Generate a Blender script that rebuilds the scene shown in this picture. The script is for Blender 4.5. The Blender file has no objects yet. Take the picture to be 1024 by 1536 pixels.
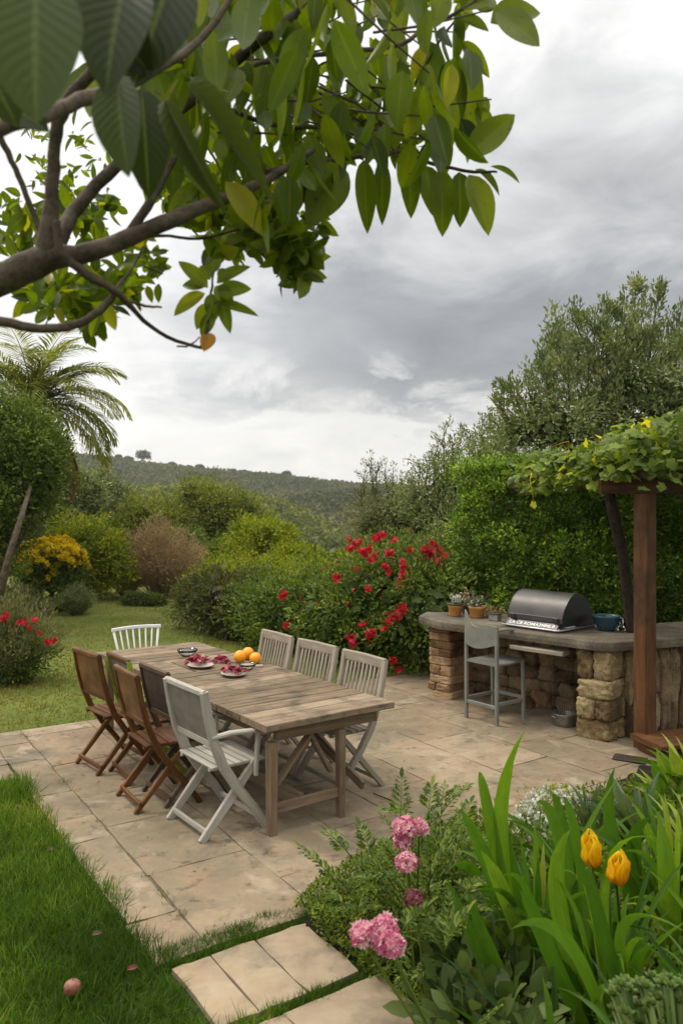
import bpy, math
import numpy as np
from mathutils import Vector, Matrix, noise as mnoise

R = math.radians
F, H = 1165.0, 2.1
RNG = np.random.default_rng(7)
sc = bpy.context.scene
COL = sc.collection


def G(px, py, z=0.0):
    d = F * (H - z) / (py - 768.0)
    return np.array([(px - 512) / F * d, d, z])


def P(px, py, d):
    return np.array([(px - 512) / F * d, d, H - (py - 768) / F * d])


def nrm(a):
    a = np.asarray(a, float)
    return a / np.maximum(np.linalg.norm(a, axis=-1, keepdims=True), 1e-9)


def U(a, b, n=None):
    return RNG.uniform(a, b, n)


# ------------------------------------------------------------------ objects
def tag(o, label=None, cat=None, group=None, kind=None):
    if label: o['label'] = label
    if cat: o['category'] = cat
    if group: o['group'] = group
    if kind: o['kind'] = kind
    return o


def thing(name, label, cat, loc=(0, 0, 0), rz=0.0, group=None):
    o = bpy.data.objects.new(name, None)
    COL.objects.link(o)
    o.location = loc
    o.rotation_euler = (0, 0, rz)
    o.empty_display_size = 0.1
    return tag(o, label, cat, group)


def link_mesh(name, me, parent=None):
    o = bpy.data.objects.new(name, me)
    COL.objects.link(o)
    if parent is not None:
        o.parent = parent
    return o


def copy_tree(o, parent=None):
    c = o.copy()
    COL.objects.link(c)
    if parent is not None:
        c.parent = parent
    for ch in [x for x in COL.objects if x.parent == o]:
        copy_tree(ch, c)
    return c


def build_np(name, V, Fc, mat, parent=None, rnd=None, uv=None, smooth=False):
    """V (n,3), Fc (m,k) same face size"""
    me = bpy.data.meshes.new(name)
    V = np.ascontiguousarray(V, dtype=np.float32)
    Fc = np.ascontiguousarray(Fc, dtype=np.int32)
    m, k = Fc.shape
    me.vertices.add(len(V))
    me.vertices.foreach_set('co', V.ravel())
    me.loops.add(m * k)
    me.loops.foreach_set('vertex_index', Fc.ravel())
    me.polygons.add(m)
    me.polygons.foreach_set('loop_start', np.arange(0, m * k, k, dtype=np.int32))
    if smooth:
        me.polygons.foreach_set('use_smooth', np.ones(m, dtype=bool))
    if uv is not None:
        l = me.uv_layers.new(name='UVMap')
        l.data.foreach_set('uv', np.ascontiguousarray(uv[Fc.ravel()], dtype=np.float32).ravel())
    if rnd is not None:
        a = me.attributes.new('rnd', 'FLOAT', 'POINT')
        a.data.foreach_set('value', np.ascontiguousarray(rnd, dtype=np.float32))
    me.update(calc_edges=True)
    me.materials.append(mat)
    return link_mesh(name, me, parent)


class MB:
    """collects beams, tubes, lathes and stones into one mesh"""

    def __init__(self):
        self.v, self.f, self.uv, self.r, self.s = [], [], [], [], []

    def add(self, V, Fc, UV=None, r=None, smooth=False):
        b = len(self.v)
        r = float(U(0, 1)) if r is None else r
        self.v += [tuple(map(float, p)) for p in V]
        self.r += [r] * len(V)
        for i, f in enumerate(Fc):
            self.f.append(tuple(b + int(j) for j in f))
            self.uv.append(UV[i] if UV is not None else [(V[j][0], V[j][1]) for j in f])
            self.s.append(smooth)
        return self

    def sweep(self, pts, w, h, up=(0, 0, 1), ch=0.003, r=None, wob=0.0):
        pts = [np.array(p, float) for p in pts]
        n = len(pts)
        if wob and n == 2:
            m = max(3, int(np.linalg.norm(pts[1] - pts[0]) / 0.12))
            pts = [pts[0] + (pts[1] - pts[0]) * t for t in np.linspace(0, 1, m)]
            for q in pts[1:-1]:
                q += U(-wob, wob, 3)
            n = m
        up = np.array(up, float)
        ws = w if hasattr(w, '__len__') else [w] * n
        hs = h if hasattr(h, '__len__') else [h] * n
        uo, vo = U(0, 20), U(0, 20)
        V, L = [], 0.0
        us = []
        per = None
        for i, p in enumerate(pts):
            t = nrm(pts[min(i + 1, n - 1)] - pts[max(i - 1, 0)])
            sd = nrm(np.cross(t, up))
            u2 = np.cross(sd, t)
            a, b = ws[i] / 2, hs[i] / 2
            c = min(ch, a * .6, b * .6)
            sec = [(a - c, -b), (a, -b + c), (a, b - c), (a - c, b), (-a + c, b), (-a, b - c), (-a, -b + c), (-a + c, -b)]
            if i: L += np.linalg.norm(p - pts[i - 1])
            us.append(L)
            for (x, y) in sec:
                V.append(p + sd * x + u2 * y)
            if per is None:
                per = [0]
                for k in range(8):
                    q0, q1 = sec[k], sec[(k + 1) % 8]
                    per.append(per[-1] + math.hypot(q1[0] - q0[0], q1[1] - q0[1]))
        Fc, UV = [], []
        for i in range(n - 1):
            for k in range(8):
                k2 = (k + 1) % 8
                Fc.append((i * 8 + k, i * 8 + k2, (i + 1) * 8 + k2, (i + 1) * 8 + k))
                UV.append([(us[i] + uo, per[k] + vo), (us[i] + uo, per[k + 1] + vo), (us[i + 1] + uo, per[k + 1] + vo), (us[i + 1] + uo, per[k] + vo)])
        Fc.append(tuple(range(7, -1, -1)))
        Fc.append(tuple((n - 1) * 8 + k for k in range(8)))
        for f in Fc[-2:]:
            UV.append([(uo + .05 * math.cos(k), vo + .05 * math.sin(k)) for k in range(8)])
        return self.add(V, Fc, UV, r)

    def box(self, c, s, rz=0.0, ch=0.004, r=None):
        c = np.array(c, float)
        d = np.array([math.cos(rz), math.sin(rz), 0]) * s[0] / 2
        return self.sweep([c - d, c + d], s[1], s[2], (0, 0, 1), ch, r)

    def tube(self, pts, rad, n=8, r=None, cap=True):
        pts = [np.array(p, float) for p in pts]
        m = len(pts)
        rad = rad if hasattr(rad, '__len__') else [rad] * m
        V, Fc, UV = [], [], []
        ref = np.array([0, 0, 1.0])
        t0 = nrm(pts[1] - pts[0])
        if abs(t0[2]) > .9: ref = np.array([1.0, 0, 0])
        L = 0; us = []
        uo = U(0, 9)
        for i, p in enumerate(pts):
            t = nrm(pts[min(i + 1, m - 1)] - pts[max(i - 1, 0)])
            sd = nrm(np.cross(t, ref)); ref = np.cross(sd, t)
            if i: L += np.linalg.norm(p - pts[i - 1])
            us.append(L + uo)
            for k in range(n):
                a = 2 * math.pi * k / n
                V.append(p + (sd * math.cos(a) + ref * math.sin(a)) * rad[i])
        for i in range(m - 1):
            for k in range(n):
                k2 = (k + 1) % n
                Fc.append((i * n + k, i * n + k2, (i + 1) * n + k2, (i + 1) * n + k))
                w = 2 * math.pi * rad[0]
                UV.append([(us[i], w * k / n), (us[i], w * (k + 1) / n), (us[i + 1], w * (k + 1) / n), (us[i + 1], w * k / n)])
        if cap:
            Fc += [tuple(range(n - 1, -1, -1)), tuple((m - 1) * n + k for k in range(n))]
            UV += [[(0, 0)] * n] * 2
        return self.add(V, Fc, UV, r, True)

    def lathe(self, prof, c=(0, 0, 0), n=28, r=None):
        V, Fc, UV = [], [], []
        m = len(prof)
        for (rr, z) in prof:
            for k in range(n):
                a = 2 * math.pi * k / n
                V.append((c[0] + rr * math.cos(a), c[1] + rr * math.sin(a), c[2] + z))
        for i in range(m - 1):
            for k in range(n):
                k2 = (k + 1) % n
                Fc.append((i * n + k, i * n + k2, (i + 1) * n + k2, (i + 1) * n + k))
                UV.append([(k / n, i / m), ((k + 1) / n, i / m), ((k + 1) / n, (i + 1) / m), (k / n, (i + 1) / m)])
        return self.add(V, Fc, UV, r, True)

    def rock(self, c, s, rz=0.0, k=6, p=4.0, amp=.1, r=None, fr=2.2, tilt=0.0):
        """rounded lumpy stone: size s, exponent p (large is boxier)"""
        idx, V, Fc = {}, [], []

        def vid(q):
            key = tuple(round(x, 5) for x in q)
            if key not in idx:
                idx[key] = len(V)
                V.append(q)
            return idx[key]
        g = np.linspace(-1, 1, k + 1)
        for ax in range(3):
            for sg in (-1, 1):
                for i in range(k):
                    for j in range(k):
                        q = []
                        for (a, b) in ((i, j), (i + 1, j), (i + 1, j + 1), (i, j + 1)):
                            pt = [0, 0, 0]
                            pt[ax] = sg; pt[(ax + 1) % 3] = g[a]; pt[(ax + 2) % 3] = g[b]
                            q.append(vid(pt))
                        Fc.append(q if sg > 0 else q[::-1])
        o = U(0, 100, 3)
        out = []
        cs, sn = math.cos(rz), math.sin(rz)
        ct, st = math.cos(tilt), math.sin(tilt)
        for q in V:
            q = np.array(q, float)
            l = (np.abs(q) ** p).sum() ** (1 / p)
            q = q / l
            dn = mnoise.noise(Vector((q * fr + o).tolist())) + .5 * mnoise.noise(Vector((q * fr * 2.7 + o).tolist()))
            q = q * (1 + amp * dn) * np.array(s) / 2
            x, z = q[0] * ct - q[2] * st, q[0] * st + q[2] * ct
            q = np.array([x * cs - q[1] * sn, x * sn + q[1] * cs, z])
            out.append(q + c)
        return self.add(out, Fc, None, r, True)

    def build(self, name, mat, parent=None, subsurf=0):
        me = bpy.data.meshes.new(name)
        me.from_pydata(self.v, [], self.f)
        l = me.uv_layers.new(name='UVMap')
        l.data.foreach_set('uv', np.array([c for f in self.uv for c in f], dtype=np.float32).ravel())
        a = me.attributes.new('rnd', 'FLOAT', 'POINT')
        a.data.foreach_set('value', np.array(self.r, dtype=np.float32))
        me.polygons.foreach_set('use_smooth', np.array(self.s, dtype=bool))
        me.update()
        me.materials.append(mat)
        return link_mesh(name, me, parent)


# ------------------------------------------------------------------ materials
class NT:
    def __init__(self, name):
        self.m = bpy.data.materials.new(name)
        self.m.use_nodes = True
        self.t = self.m.node_tree
        self.b = self.t.nodes['Principled BSDF']
        self.out = self.t.nodes['Material Output']

    def n(self, typ, **kw):
        nd = self.t.nodes.new(typ)
        for k, v in kw.items():
            if k.startswith('i_'):
                nd.inputs[k[2:].replace('_', ' ')].default_value = v
            else:
                setattr(nd, k, v)
        return nd

    def l(self, a, b):
        self.t.links.new(a, b)

    def ramp(self, fac, stops, interp='LINEAR'):
        nd = self.n('ShaderNodeValToRGB')
        nd.color_ramp.interpolation = interp
        e = nd.color_ramp.elements
        while len(e) < len(stops): e.new(.5)
        for el, (p, c) in zip(e, stops):
            el.position = p
            el.color = (*c, 1) if hasattr(c, '__len__') else (c, c, c, 1)
        self.l(fac, nd.inputs['Fac'])
        return nd.outputs['Color']

    def coords(self, kind='Object', scale=(1, 1, 1)):
        tc = self.n('ShaderNodeTexCoord')
        mp = self.n('ShaderNodeMapping')
        mp.inputs['Scale'].default_value = scale
        self.l(tc.outputs[kind], mp.inputs['Vector'])
        return mp.outputs['Vector']

    def noise(self, vec, scale, detail=4, rough=.55, dist=0.0):
        nd = self.n('ShaderNodeTexNoise')
        nd.inputs['Scale'].default_value = scale
        nd.inputs['Detail'].default_value = detail
        nd.inputs['Roughness'].default_value = rough
        nd.inputs['Distortion'].default_value = dist
        self.l(vec, nd.inputs['Vector'])
        return nd.outputs['Fac']

    def mix(self, a, b, fac, mode='MIX'):
        nd = self.n('ShaderNodeMix', data_type='RGBA', blend_type=mode)
        for v, s in ((a, 'A'), (b, 'B')):
            sock = [i for i in nd.inputs if i.name == s and i.type == 'RGBA'][0]
            if hasattr(v, 'is_linked'): self.l(v, sock)
            else: sock.default_value = (*v, 1) if hasattr(v, '__len__') else (v, v, v, 1)
        if hasattr(fac, 'is_linked'): self.l(fac, nd.inputs[0])
        else: nd.inputs[0].default_value = fac
        return [o for o in nd.outputs if o.type == 'RGBA'][0]

    def math(self, op, a, b=0.0):
        nd = self.n('ShaderNodeMath', operation=op)
        for i, v in enumerate((a, b)):
            if hasattr(v, 'is_linked'): self.l(v, nd.inputs[i])
            else: nd.inputs[i].default_value = v
        return nd.outputs[0]

    def rnd(self):
        a = self.n('ShaderNodeAttribute', attribute_name='rnd')
        return a.outputs['Fac']

    def bump(self, h, strength=.4, dist=.01):
        nd = self.n('ShaderNodeBump')
        nd.inputs['Strength'].default_value = strength
        nd.inputs['Distance'].default_value = dist
        self.l(h, nd.inputs['Height'])
        self.l(nd.outputs['Normal'], self.b.inputs['Normal'])


def leafmat(name, stops, rough=.5, trans=.3, tcol=None, spec=.3, veins=False, warp=0.0, gain=0, stripes=False, midrib=False):
    k = NT(name)
    if gain: stops = [(p, (min(c[0] * gain * 1.3, 1), min(c[1] * gain * 1.03, 1), min(c[2] * gain * .8, 1))) for p, c in stops]
    col = k.ramp(k.rnd(), stops)
    if warp:
        v = k.noise(k.coords('Object'), warp, 2)
        col = k.mix(col, k.mix(col, (.75, .8, .6), 1, 'MULTIPLY'), k.ramp(v, [(.35, 0), (.65, 1)]))
    if veins:
        uv = k.n('ShaderNodeTexCoord').outputs['UV']
        sp = k.n('ShaderNodeSeparateXYZ'); k.l(uv, sp.inputs[0])
        av = k.math('ABSOLUTE', k.math('SUBTRACT', sp.outputs['Y'], .5))
        rib = k.ramp(av, [(0, 1), (.035, .5), (.05, 0)])
        s = k.math('SINE', k.math('MULTIPLY', k.math('SUBTRACT', sp.outputs['X'], k.math('MULTIPLY', av, .55)), 75))
        side = k.ramp(s, [(.6, 0), (1, 1)])
        col = k.mix(col, (.16, .2, .05), k.math('MULTIPLY', rib, .45))
        col = k.mix(col, (.09, .15, .04), k.math('MULTIPLY', side, .05))
        k.bump(k.math('ADD', s, k.math('MULTIPLY', rib, -2)), .13, .002)
    if midrib:
        uv = k.n('ShaderNodeTexCoord').outputs['UV']
        sp = k.n('ShaderNodeSeparateXYZ'); k.l(uv, sp.inputs[0])
        rib = k.ramp(k.math('ABSOLUTE', k.math('SUBTRACT', sp.outputs['Y'], .5)), [(0, 1), (.03, .6), (.06, 0)])
        col = k.mix(col, (.2, .24, .06), k.math('MULTIPLY', rib, .4))
        sp_ = k.noise(k.coords('Object'), 55, 3, .6)
        col = k.mix(col, (.10, .055, .015), k.ramp(sp_, [(.64, 0), (.69, .8)]))
        edge_ = k.math('ADD', k.math('MULTIPLY', k.math('ABSOLUTE', k.math('SUBTRACT', sp.outputs['Y'], .5)), 1.6), k.math('MULTIPLY', sp_, .5))
        col = k.mix(col, (.13, .075, .02), k.ramp(edge_, [(1.02, 0), (1.1, .7)]) if False else k.ramp(k.math('MULTIPLY', edge_, .8), [(.84, 0), (.9, .7)]))
    if stripes:
        st = k.noise(k.coords('UV', (1.2, 26, 1)), 1.0, 3, .6)
        bl = k.noise(k.coords('UV', (3, 1.5, 1)), 1.0, 3, .6)
        col = k.mix(col, k.mix(k.ramp(st, [(.3, .62), (.7, 1.15)]), k.ramp(bl, [(.3, (.8, .85, .8)), (.7, (1.15, 1.08, .9))]), 1, 'MULTIPLY'), .9, 'MULTIPLY')
        k.bump(st, .3, .002)
    k.l(col, k.b.inputs['Base Color'])
    k.b.inputs['Roughness'].default_value = rough
    k.b.inputs['Specular IOR Level'].default_value = spec * .55
    if trans > 0:
        tr = k.n('ShaderNodeBsdfTranslucent')
        tc = k.mix(col, tcol or (1.5, 1.6, .6), 1, 'MULTIPLY')
        k.l(tc, tr.inputs['Color'])
        mx = k.n('ShaderNodeMixShader')
        mx.inputs[0].default_value = trans
        k.l(k.b.outputs[0], mx.inputs[1]); k.l(tr.outputs[0], mx.inputs[2])
        k.l(mx.outputs[0], k.out.inputs['Surface'])
    return k.m


def woodmat(name, stops, rough=.6, grain=1.0, bump=.35, blotch=None, spec=.3, var=.5):
    k = NT(name)
    vec = k.coords('UV', (2.2, 42 * grain, 1))
    v2 = k.coords('UV', (7, 160 * grain, 1))
    g = k.noise(vec, 1.0, 6, .6, .6)
    g2 = k.noise(v2, 1.0, 3, .6)
    gg = k.math('ADD', k.math('MULTIPLY', g, .7), k.math('MULTIPLY', g2, .3))
    gg = k.math('ADD', gg, k.math('MULTIPLY', k.math('SUBTRACT', k.rnd(), .5), .25 * var))
    col = k.ramp(gg, stops)
    if blotch:
        b = k.noise(k.coords('Object'), blotch[0], 5, .65)
        col = k.mix(col, blotch[1], k.ramp(b, [(blotch[2], 0), (blotch[2] + .2, blotch[3])]))
    k.l(col, k.b.inputs['Base Color'])
    k.b.inputs['Roughness'].default_value = rough
    k.b.inputs['Specular IOR Level'].default_value = spec
    k.bump(gg, bump, .004)
    return k.m


def stonemat(name, stops, scale=3, fine=60, rough=.85, bump=.5, dist=.01, stain=None, rv=.3, pores=True):
    k = NT(name)
    vec = k.coords('Object')
    a = k.noise(vec, scale, 6, .6, .3)
    f = k.noise(vec, fine, 5, .65)
    t = k.math('ADD', k.math('MULTIPLY', a, .75), k.math('MULTIPLY', f, .25))
    t = k.math('ADD', t, k.math('MULTIPLY', k.math('SUBTRACT', k.rnd(), .5), rv))
    col = k.ramp(t, stops)
    if stain:
        for (s, c, lo, hi, amt) in stain:
            b = k.noise(vec, s, 6, .62, .4)
            col = k.mix(col, c, k.ramp(b, [(lo, 0), (hi, amt)]), 'MIX')
    if pores:
        col = k.mix(col, k.ramp(f, [(.32, .45), (.5, 1)]), .6, 'MULTIPLY')
    k.l(col, k.b.inputs['Base Color'])
    k.b.inputs['Roughness'].default_value = rough
    k.b.inputs['Specular IOR Level'].default_value = .2
    k.bump(k.math('ADD', a, k.math('MULTIPLY', f, .6)), bump, dist)
    return k.m


def plain(name, c, rough=.5, metal=0.0, spec=.5, var=.12, scale=12, trans=0.0, alpha=None):
    k = NT(name)
    n = k.noise(k.coords('Object'), scale, 5, .6)
    c = np.array(c)
    col = k.ramp(n, [(.3, tuple(c * (1 - var))), (.7, tuple(np.minimum(c * (1 + var), 1)))])
    k.l(col, k.b.inputs['Base Color'])
    k.l(k.math('ADD', k.math('MULTIPLY', n, .25), rough - .12), k.b.inputs['Roughness'])
    k.b.inputs['Metallic'].default_value = metal
    k.b.inputs['Specular IOR Level'].default_value = spec
    if trans: k.b.inputs['Transmission Weight'].default_value = trans
    return k.m


M = {}
M['wood_table'] = woodmat('weathered_table_wood', [(.25, (.055, .037, .022)), (.42, (.155, .112, .07)), (.58, (.26, .197, .132)), (.8, (.38, .305, .215))], .75, .8, .7,
                          (5.5, (.06, .048, .034), .48, .75), .15, .9)
M['wood_leg'] = woodmat('brown_grey_wood', [(.25, (.07, .045, .026)), (.5, (.17, .115, .068)), (.75, (.29, .215, .14))], .7, .8, .4, (3, (.24, .2, .15), .5, .5), .2)
M['wood_brown'] = woodmat('brown_chair_wood', [(.25, (.035, .013, .004)), (.5, (.125, .05, .014)), (.75, (.28, .14, .05))], .5, 1, .4, (6, (.04, .02, .008), .46, .75), .2)
M['wood_dark'] = woodmat('dark_chair_wood', [(.25, (.035, .02, .012)), (.5, (.085, .05, .03)), (.75, (.16, .1, .06))], .5, 1, .3)
M['wood_white'] = woodmat('worn_white_paint', [(.22, (.13, .10, .075)), (.38, (.31, .28, .235)), (.7, (.47, .44, .385))], .65, .7, .3, (5, (.22, .18, .14), .58, .7), .3, .4)
M['wood_grey'] = woodmat('silver_grey_wood', [(.25, (.17, .14, .10)), (.5, (.31, .265, .205)), (.75, (.42, .37, .30))], .75, .9, .35, (4, (.25, .19, .13), .55, .5), .15)
M['wood_post'] = woodmat('stained_post_wood', [(.25, (.022, .010, .004)), (.45, (.082, .034, .013)), (.75, (.175, .082, .033))], .55, .45, .5, (4, (.035, .02, .012), .46, .8), .2)
M['leather'] = plain('brown_canvas', (.17, .08, .026), .55, var=.6, scale=6, spec=.25)
M['canvas_grey'] = plain('grey_canvas', (.20, .18, .15), .85, spec=.1, var=.2, scale=8)
M['canvas_taupe'] = plain('taupe_canvas', (.13, .105, .085), .85, spec=.1, var=.2, scale=8)
M['lime'] = plain('lime_paint', (.28, .36, .02), .6, var=.3, scale=14)
M['white_paint'] = plain('white_paint', (.72, .72, .70), .5, var=.06)
M['stool_paint'] = plain('stool_grey_paint', (.19, .19, .165), .5, var=.2, scale=9)
M['slab'] = stonemat('counter_stone', [(.3, (.06, .048, .034)), (.5, (.135, .112, .082)), (.7, (.23, .195, .145))], 4, 55, .85, .8, .01, [(2.0, (.07, .06, .05), .5, .7, .7)])
M['brick_stone'] = stonemat('pier_sandstone', [(.3, (.12, .065, .032)), (.5, (.28, .165, .085)), (.7, (.46, .31, .175))], 6, 60, .9, .7, .01, [(9, (.10, .075, .05), .52, .7, .6)], .5)
M['rubble'] = stonemat('pier_rubble', [(.3, (.085, .055, .025)), (.5, (.23, .16, .078)), (.7, (.40, .31, .165))], 7, 70, .95, 1.0, .016, [(5, (.2, .17, .06), .5, .65, .5), (11, (.10, .07, .04), .55, .7, .6)], .3)
M['wall_rock'] = stonemat('wall_rock', [(.3, (.07, .047, .025)), (.5, (.19, .135, .075)), (.7, (.32, .24, .145))], 5, 50, .95, .9, .015, None, .3)
M['mortar'] = stonemat('dark_mortar', [(.3, (.03, .023, .015)), (.7, (.075, .058, .038))], 8, 60, 1, .6, .01)
M['paving'] = stonemat('patio_sandstone', [(.2, (.14, .102, .065)), (.42, (.24, .18, .115)), (.62, (.33, .255, .168)), (.85, (.44, .345, .235))], 2.0, 22, .85, .6, .006,
                       [(.6, (.17, .14, .092), .42, .58, .7), (2.0, (.085, .075, .052), .52, .68, .65), (4.5, (.30, .19, .11), .55, .70, .5), (1.1, (.105, .098, .068), .53, .66, .65), (9, (.06, .054, .038), .57, .70, .7), (3.1, (.42, .35, .25), .56, .68, .5), (38, (.06, .052, .036), .62, .72, .6)], .27, False)
M['path_stone'] = stonemat('path_sandstone', [(.25, (.20, .15, .095)), (.5, (.31, .24, .16)), (.75, (.40, .325, .225))], 3, 26, .85, .4, .004,
                           [(1.6, (.30, .19, .10), .5, .64, .6), (2.6, (.13, .11, .08), .52, .66, .6), (12, (.12, .1, .07), .6, .74, .4)], .2, False)
M['joint'] = stonemat('joint_sand', [(.3, (.10, .08, .055)), (.7, (.19, .155, .11))], 20, 120, 1, .5, .004)
M['soil'] = stonemat('soil', [(.3, (.018, .013, .008)), (.7, (.055, .04, .025))], 12, 60, 1, 1, .03)
M['grill_black'] = plain('grill_black', (.018, .018, .018), .38, spec=.5, var=.3)
M['grill_hood'] = plain('grill_hood_enamel', (.06, .054, .05), .42, metal=.3, var=.2, scale=5)
M['steel'] = plain('steel', (.5, .49, .47), .35, metal=.9, var=.15)
M['dull_metal'] = plain('dull_metal', (.3, .29, .27), .42, metal=.8, var=.3)
M['print_white'] = plain('panel_print_white', (.75, .75, .72), .5)
M['bowl_blue'] = plain('bowl_blue_glaze', (.022, .06, .085), .25, var=.25)
M['ceramic'] = plain('plate_ceramic', (.40, .35, .30), .3, var=.08)
M['terracotta'] = plain('ochre_pot', (.42, .19, .045), .5, var=.2)
M['pot_dark'] = plain('dark_pot', (.05, .03, .022), .6)
M['rust_metal'] = plain('rust_plate', (.05, .03, .022), .7, metal=.3)
M['bark'] = stonemat('bark', [(.3, (.05, .035, .022)), (.5, (.12, .09, .062)), (.7, (.2, .16, .12))], 14, 60, .9, 1.0, .01, None, .2)
M['bark_dark'] = stonemat('dark_bark', [(.3, (.02, .014, .01)), (.7, (.075, .055, .038))], 14, 60, .9, 1.0, .008, None, .2)
M['bark_tree'] = stonemat('foreground_bark', [(.3, (.04, .03, .02)), (.5, (.09, .07, .048)), (.7, (.16, .125, .09))], 16, 80, .85, .9, .006, None, .2)
k = NT('clear_glass')
k.b.inputs['Base Color'].default_value = (.9, .95, .93, 1)
k.b.inputs['Roughness'].default_value = .03
k.b.inputs['Transmission Weight'].default_value = 1
k.b.inputs['IOR'].default_value = 1.45
M['glass'] = k.m
k = NT('orange_peel')
nz = k.noise(k.coords('Object'), 180, 2)
k.b.inputs['Base Color'].default_value = (.85, .33, .01, 1)
k.b.inputs['Roughness'].default_value = .42
k.bump(nz, .2, .002)
M['orange'] = k.m

# foliage palettes (rnd attribute picks the shade of each leaf)
M['lf_mag'] = leafmat('broad_leaf', [(0, (.014, .026, .006)), (.5, (.045, .075, .024)), (.85, (.085, .12, .05)), (1, (.13, .15, .06))], .42, .25, (1.6, 1.8, .6), .5, True, gain=1)
M['lf_canopy'] = leafmat('canopy_leaf', [(0, (.018, .036, .005)), (.4, (.045, .08, .008)), (.75, (.085, .125, .012)), (.93, (.16, .17, .016)), (1, (.22, .12, .03))], .36, .5, (2.0, 2.1, .4), .5, warp=9, gain=1.8, midrib=True)
M['lf_small'] = leafmat('small_glossy_leaf', [(0, (.02, .05, .008)), (.6, (.05, .105, .015)), (1, (.11, .16, .02))], .42, .38, (1.7, 1.9, .5), .4, gain=1.3)
M['lf_green'] = leafmat('shrub_leaf', [(0, (.018, .035, .009)), (.5, (.045, .085, .018)), (.85, (.085, .13, .025)), (1, (.15, .18, .04))], .5, .3, gain=1.65)
M['lf_russet'] = leafmat('russet_leaf', [(0, (.018, .024, .01)), (.5, (.04, .06, .02)), (.8, (.07, .085, .03)), (.93, (.12, .07, .04)), (1, (.16, .12, .07))], .5, .2, gain=1.4)
M['lf_mid'] = leafmat('tree_leaf', [(0, (.025, .04, .01)), (.5, (.07, .105, .022)), (.85, (.12, .155, .04)), (1, (.2, .2, .08))], .5, .3, gain=1.6)
M['lf_lime'] = leafmat('lime_leaf', [(0, (.045, .08, .008)), (.5, (.11, .17, .014)), (1, (.24, .27, .025))], .5, .35, gain=1.3)
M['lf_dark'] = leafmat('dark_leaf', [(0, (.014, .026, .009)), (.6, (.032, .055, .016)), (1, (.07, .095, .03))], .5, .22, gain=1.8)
M['lf_olive'] = leafmat('olive_leaf', [(0, (.022, .036, .017)), (.45, (.055, .085, .042)), (.8, (.10, .135, .08)), (1, (.16, .185, .12))], .5, .22, gain=2.25)
M['lf_grey'] = leafmat('grey_leaf', [(0, (.03, .045, .022)), (.5, (.075, .10, .052)), (1, (.16, .18, .11))], .7, .2, gain=1.6)
M['lf_hedge'] = leafmat('hedge_leaf', [(0, (.009, .025, .006)), (.35, (.027, .065, .013)), (.7, (.075, .14, .024)), (1, (.18, .25, .06))], .4, .32, gain=2.35)
M['lf_dry'] = leafmat('dry_twig', [(0, (.05, .045, .028)), (.4, (.11, .095, .065)), (.75, (.17, .145, .10)), (1, (.11, .14, .045))], .8, .15, (1, 1, 1), gain=2.3)
M['lf_palm'] = leafmat('palm_leaf', [(0, (.04, .06, .015)), (.5, (.09, .125, .035)), (1, (.17, .2, .08))], .45, .3, gain=1.9)
M['lf_palmdead'] = leafmat('dead_palm_leaf', [(0, (.10, .065, .03)), (1, (.24, .17, .09))], .7, .3, (1, 1, 1), gain=1.3)
M['lf_vine'] = leafmat('vine_leaf', [(0, (.03, .055, .015)), (.5, (.075, .13, .028)), (.8, (.13, .19, .035)), (.93, (.30, .33, .03)), (1, (.45, .4, .02))], .45, .38, gain=1.5)
M['lf_tan'] = leafmat('dry_strap_leaf', [(0, (.14, .09, .04)), (1, (.30, .22, .11))], .7, .2, (1, 1, 1), stripes=True)
M['lf_vdead'] = leafmat('withered_vine_leaf', [(0, (.13, .09, .06)), (1, (.22, .16, .12))], .7, .2, (1, 1, 1))
M['lf_iris'] = leafmat('strap_leaf', [(0, (.016, .052, .008)), (.5, (.043, .115, .015)), (.85, (.085, .18, .02)), (1, (.15, .21, .04))], .45, .35, (1.6, 1.8, .5), .35, gain=1.5, stripes=True)
M['lf_irisg'] = leafmat('grey_strap_leaf', [(0, (.05, .09, .045)), (1, (.14, .19, .09))], .5, .25, stripes=True)
M['lf_bed'] = leafmat('bed_leaf', [(0, (.016, .038, .01)), (.5, (.045, .09, .018)), (1, (.10, .15, .03))], .5, .3, gain=1.7)
M['lf_broad'] = leafmat('bed_broad_leaf', [(0, (.02, .045, .018)), (.6, (.045, .085, .03)), (1, (.08, .13, .045))], .45, .25, gain=1.45)
M['lf_succ'] = leafmat('succulent_leaf', [(0, (.045, .10, .03)), (.6, (.10, .19, .06)), (1, (.17, .28, .10))], .45, .12, gain=1)
M['lf_cover'] = leafmat('ground_cover_leaf', [(0, (.03, .06, .008)), (.5, (.07, .13, .015)), (1, (.14, .2, .025))], .55, .3, gain=1.2)
M['red'] = leafmat('red_petal', [(0, (.30, .008, .015)), (.6, (.55, .012, .03)), (1, (.72, .05, .09))], .55, .3, (1.3, 1, 1))
M['radicchio'] = leafmat('red_salad_leaf', [(0, (.10, .01, .02)), (.5, (.30, .02, .05)), (.85, (.45, .10, .13)), (1, (.55, .42, .36))], .55, .2, (1.2, 1, 1))
M['pink'] = leafmat('pink_petal', [(0, (.45, .09, .18)), (.45, (.70, .25, .36)), (.8, (.80, .46, .52)), (1, (.85, .70, .62))], .6, .3, (1.2, 1, 1))
M['dusky'] = leafmat('faded_petal', [(0, (.16, .04, .05)), (1, (.32, .12, .12))], .6, .2, (1, 1, 1))
M['yellow'] = leafmat('yellow_petal', [(0, (.75, .27, .003)), (.4, (.93, .50, .006)), (1, (1.0, .74, .02))], .55, .35, (1.1, 1, .6), stripes=True)
M['yellowfl'] = leafmat('yellow_blossom', [(0, (.5, .34, .006)), (.5, (.78, .56, .012)), (1, (.88, .72, .03))], .6, .3, (1.1, 1, .6))
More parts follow.
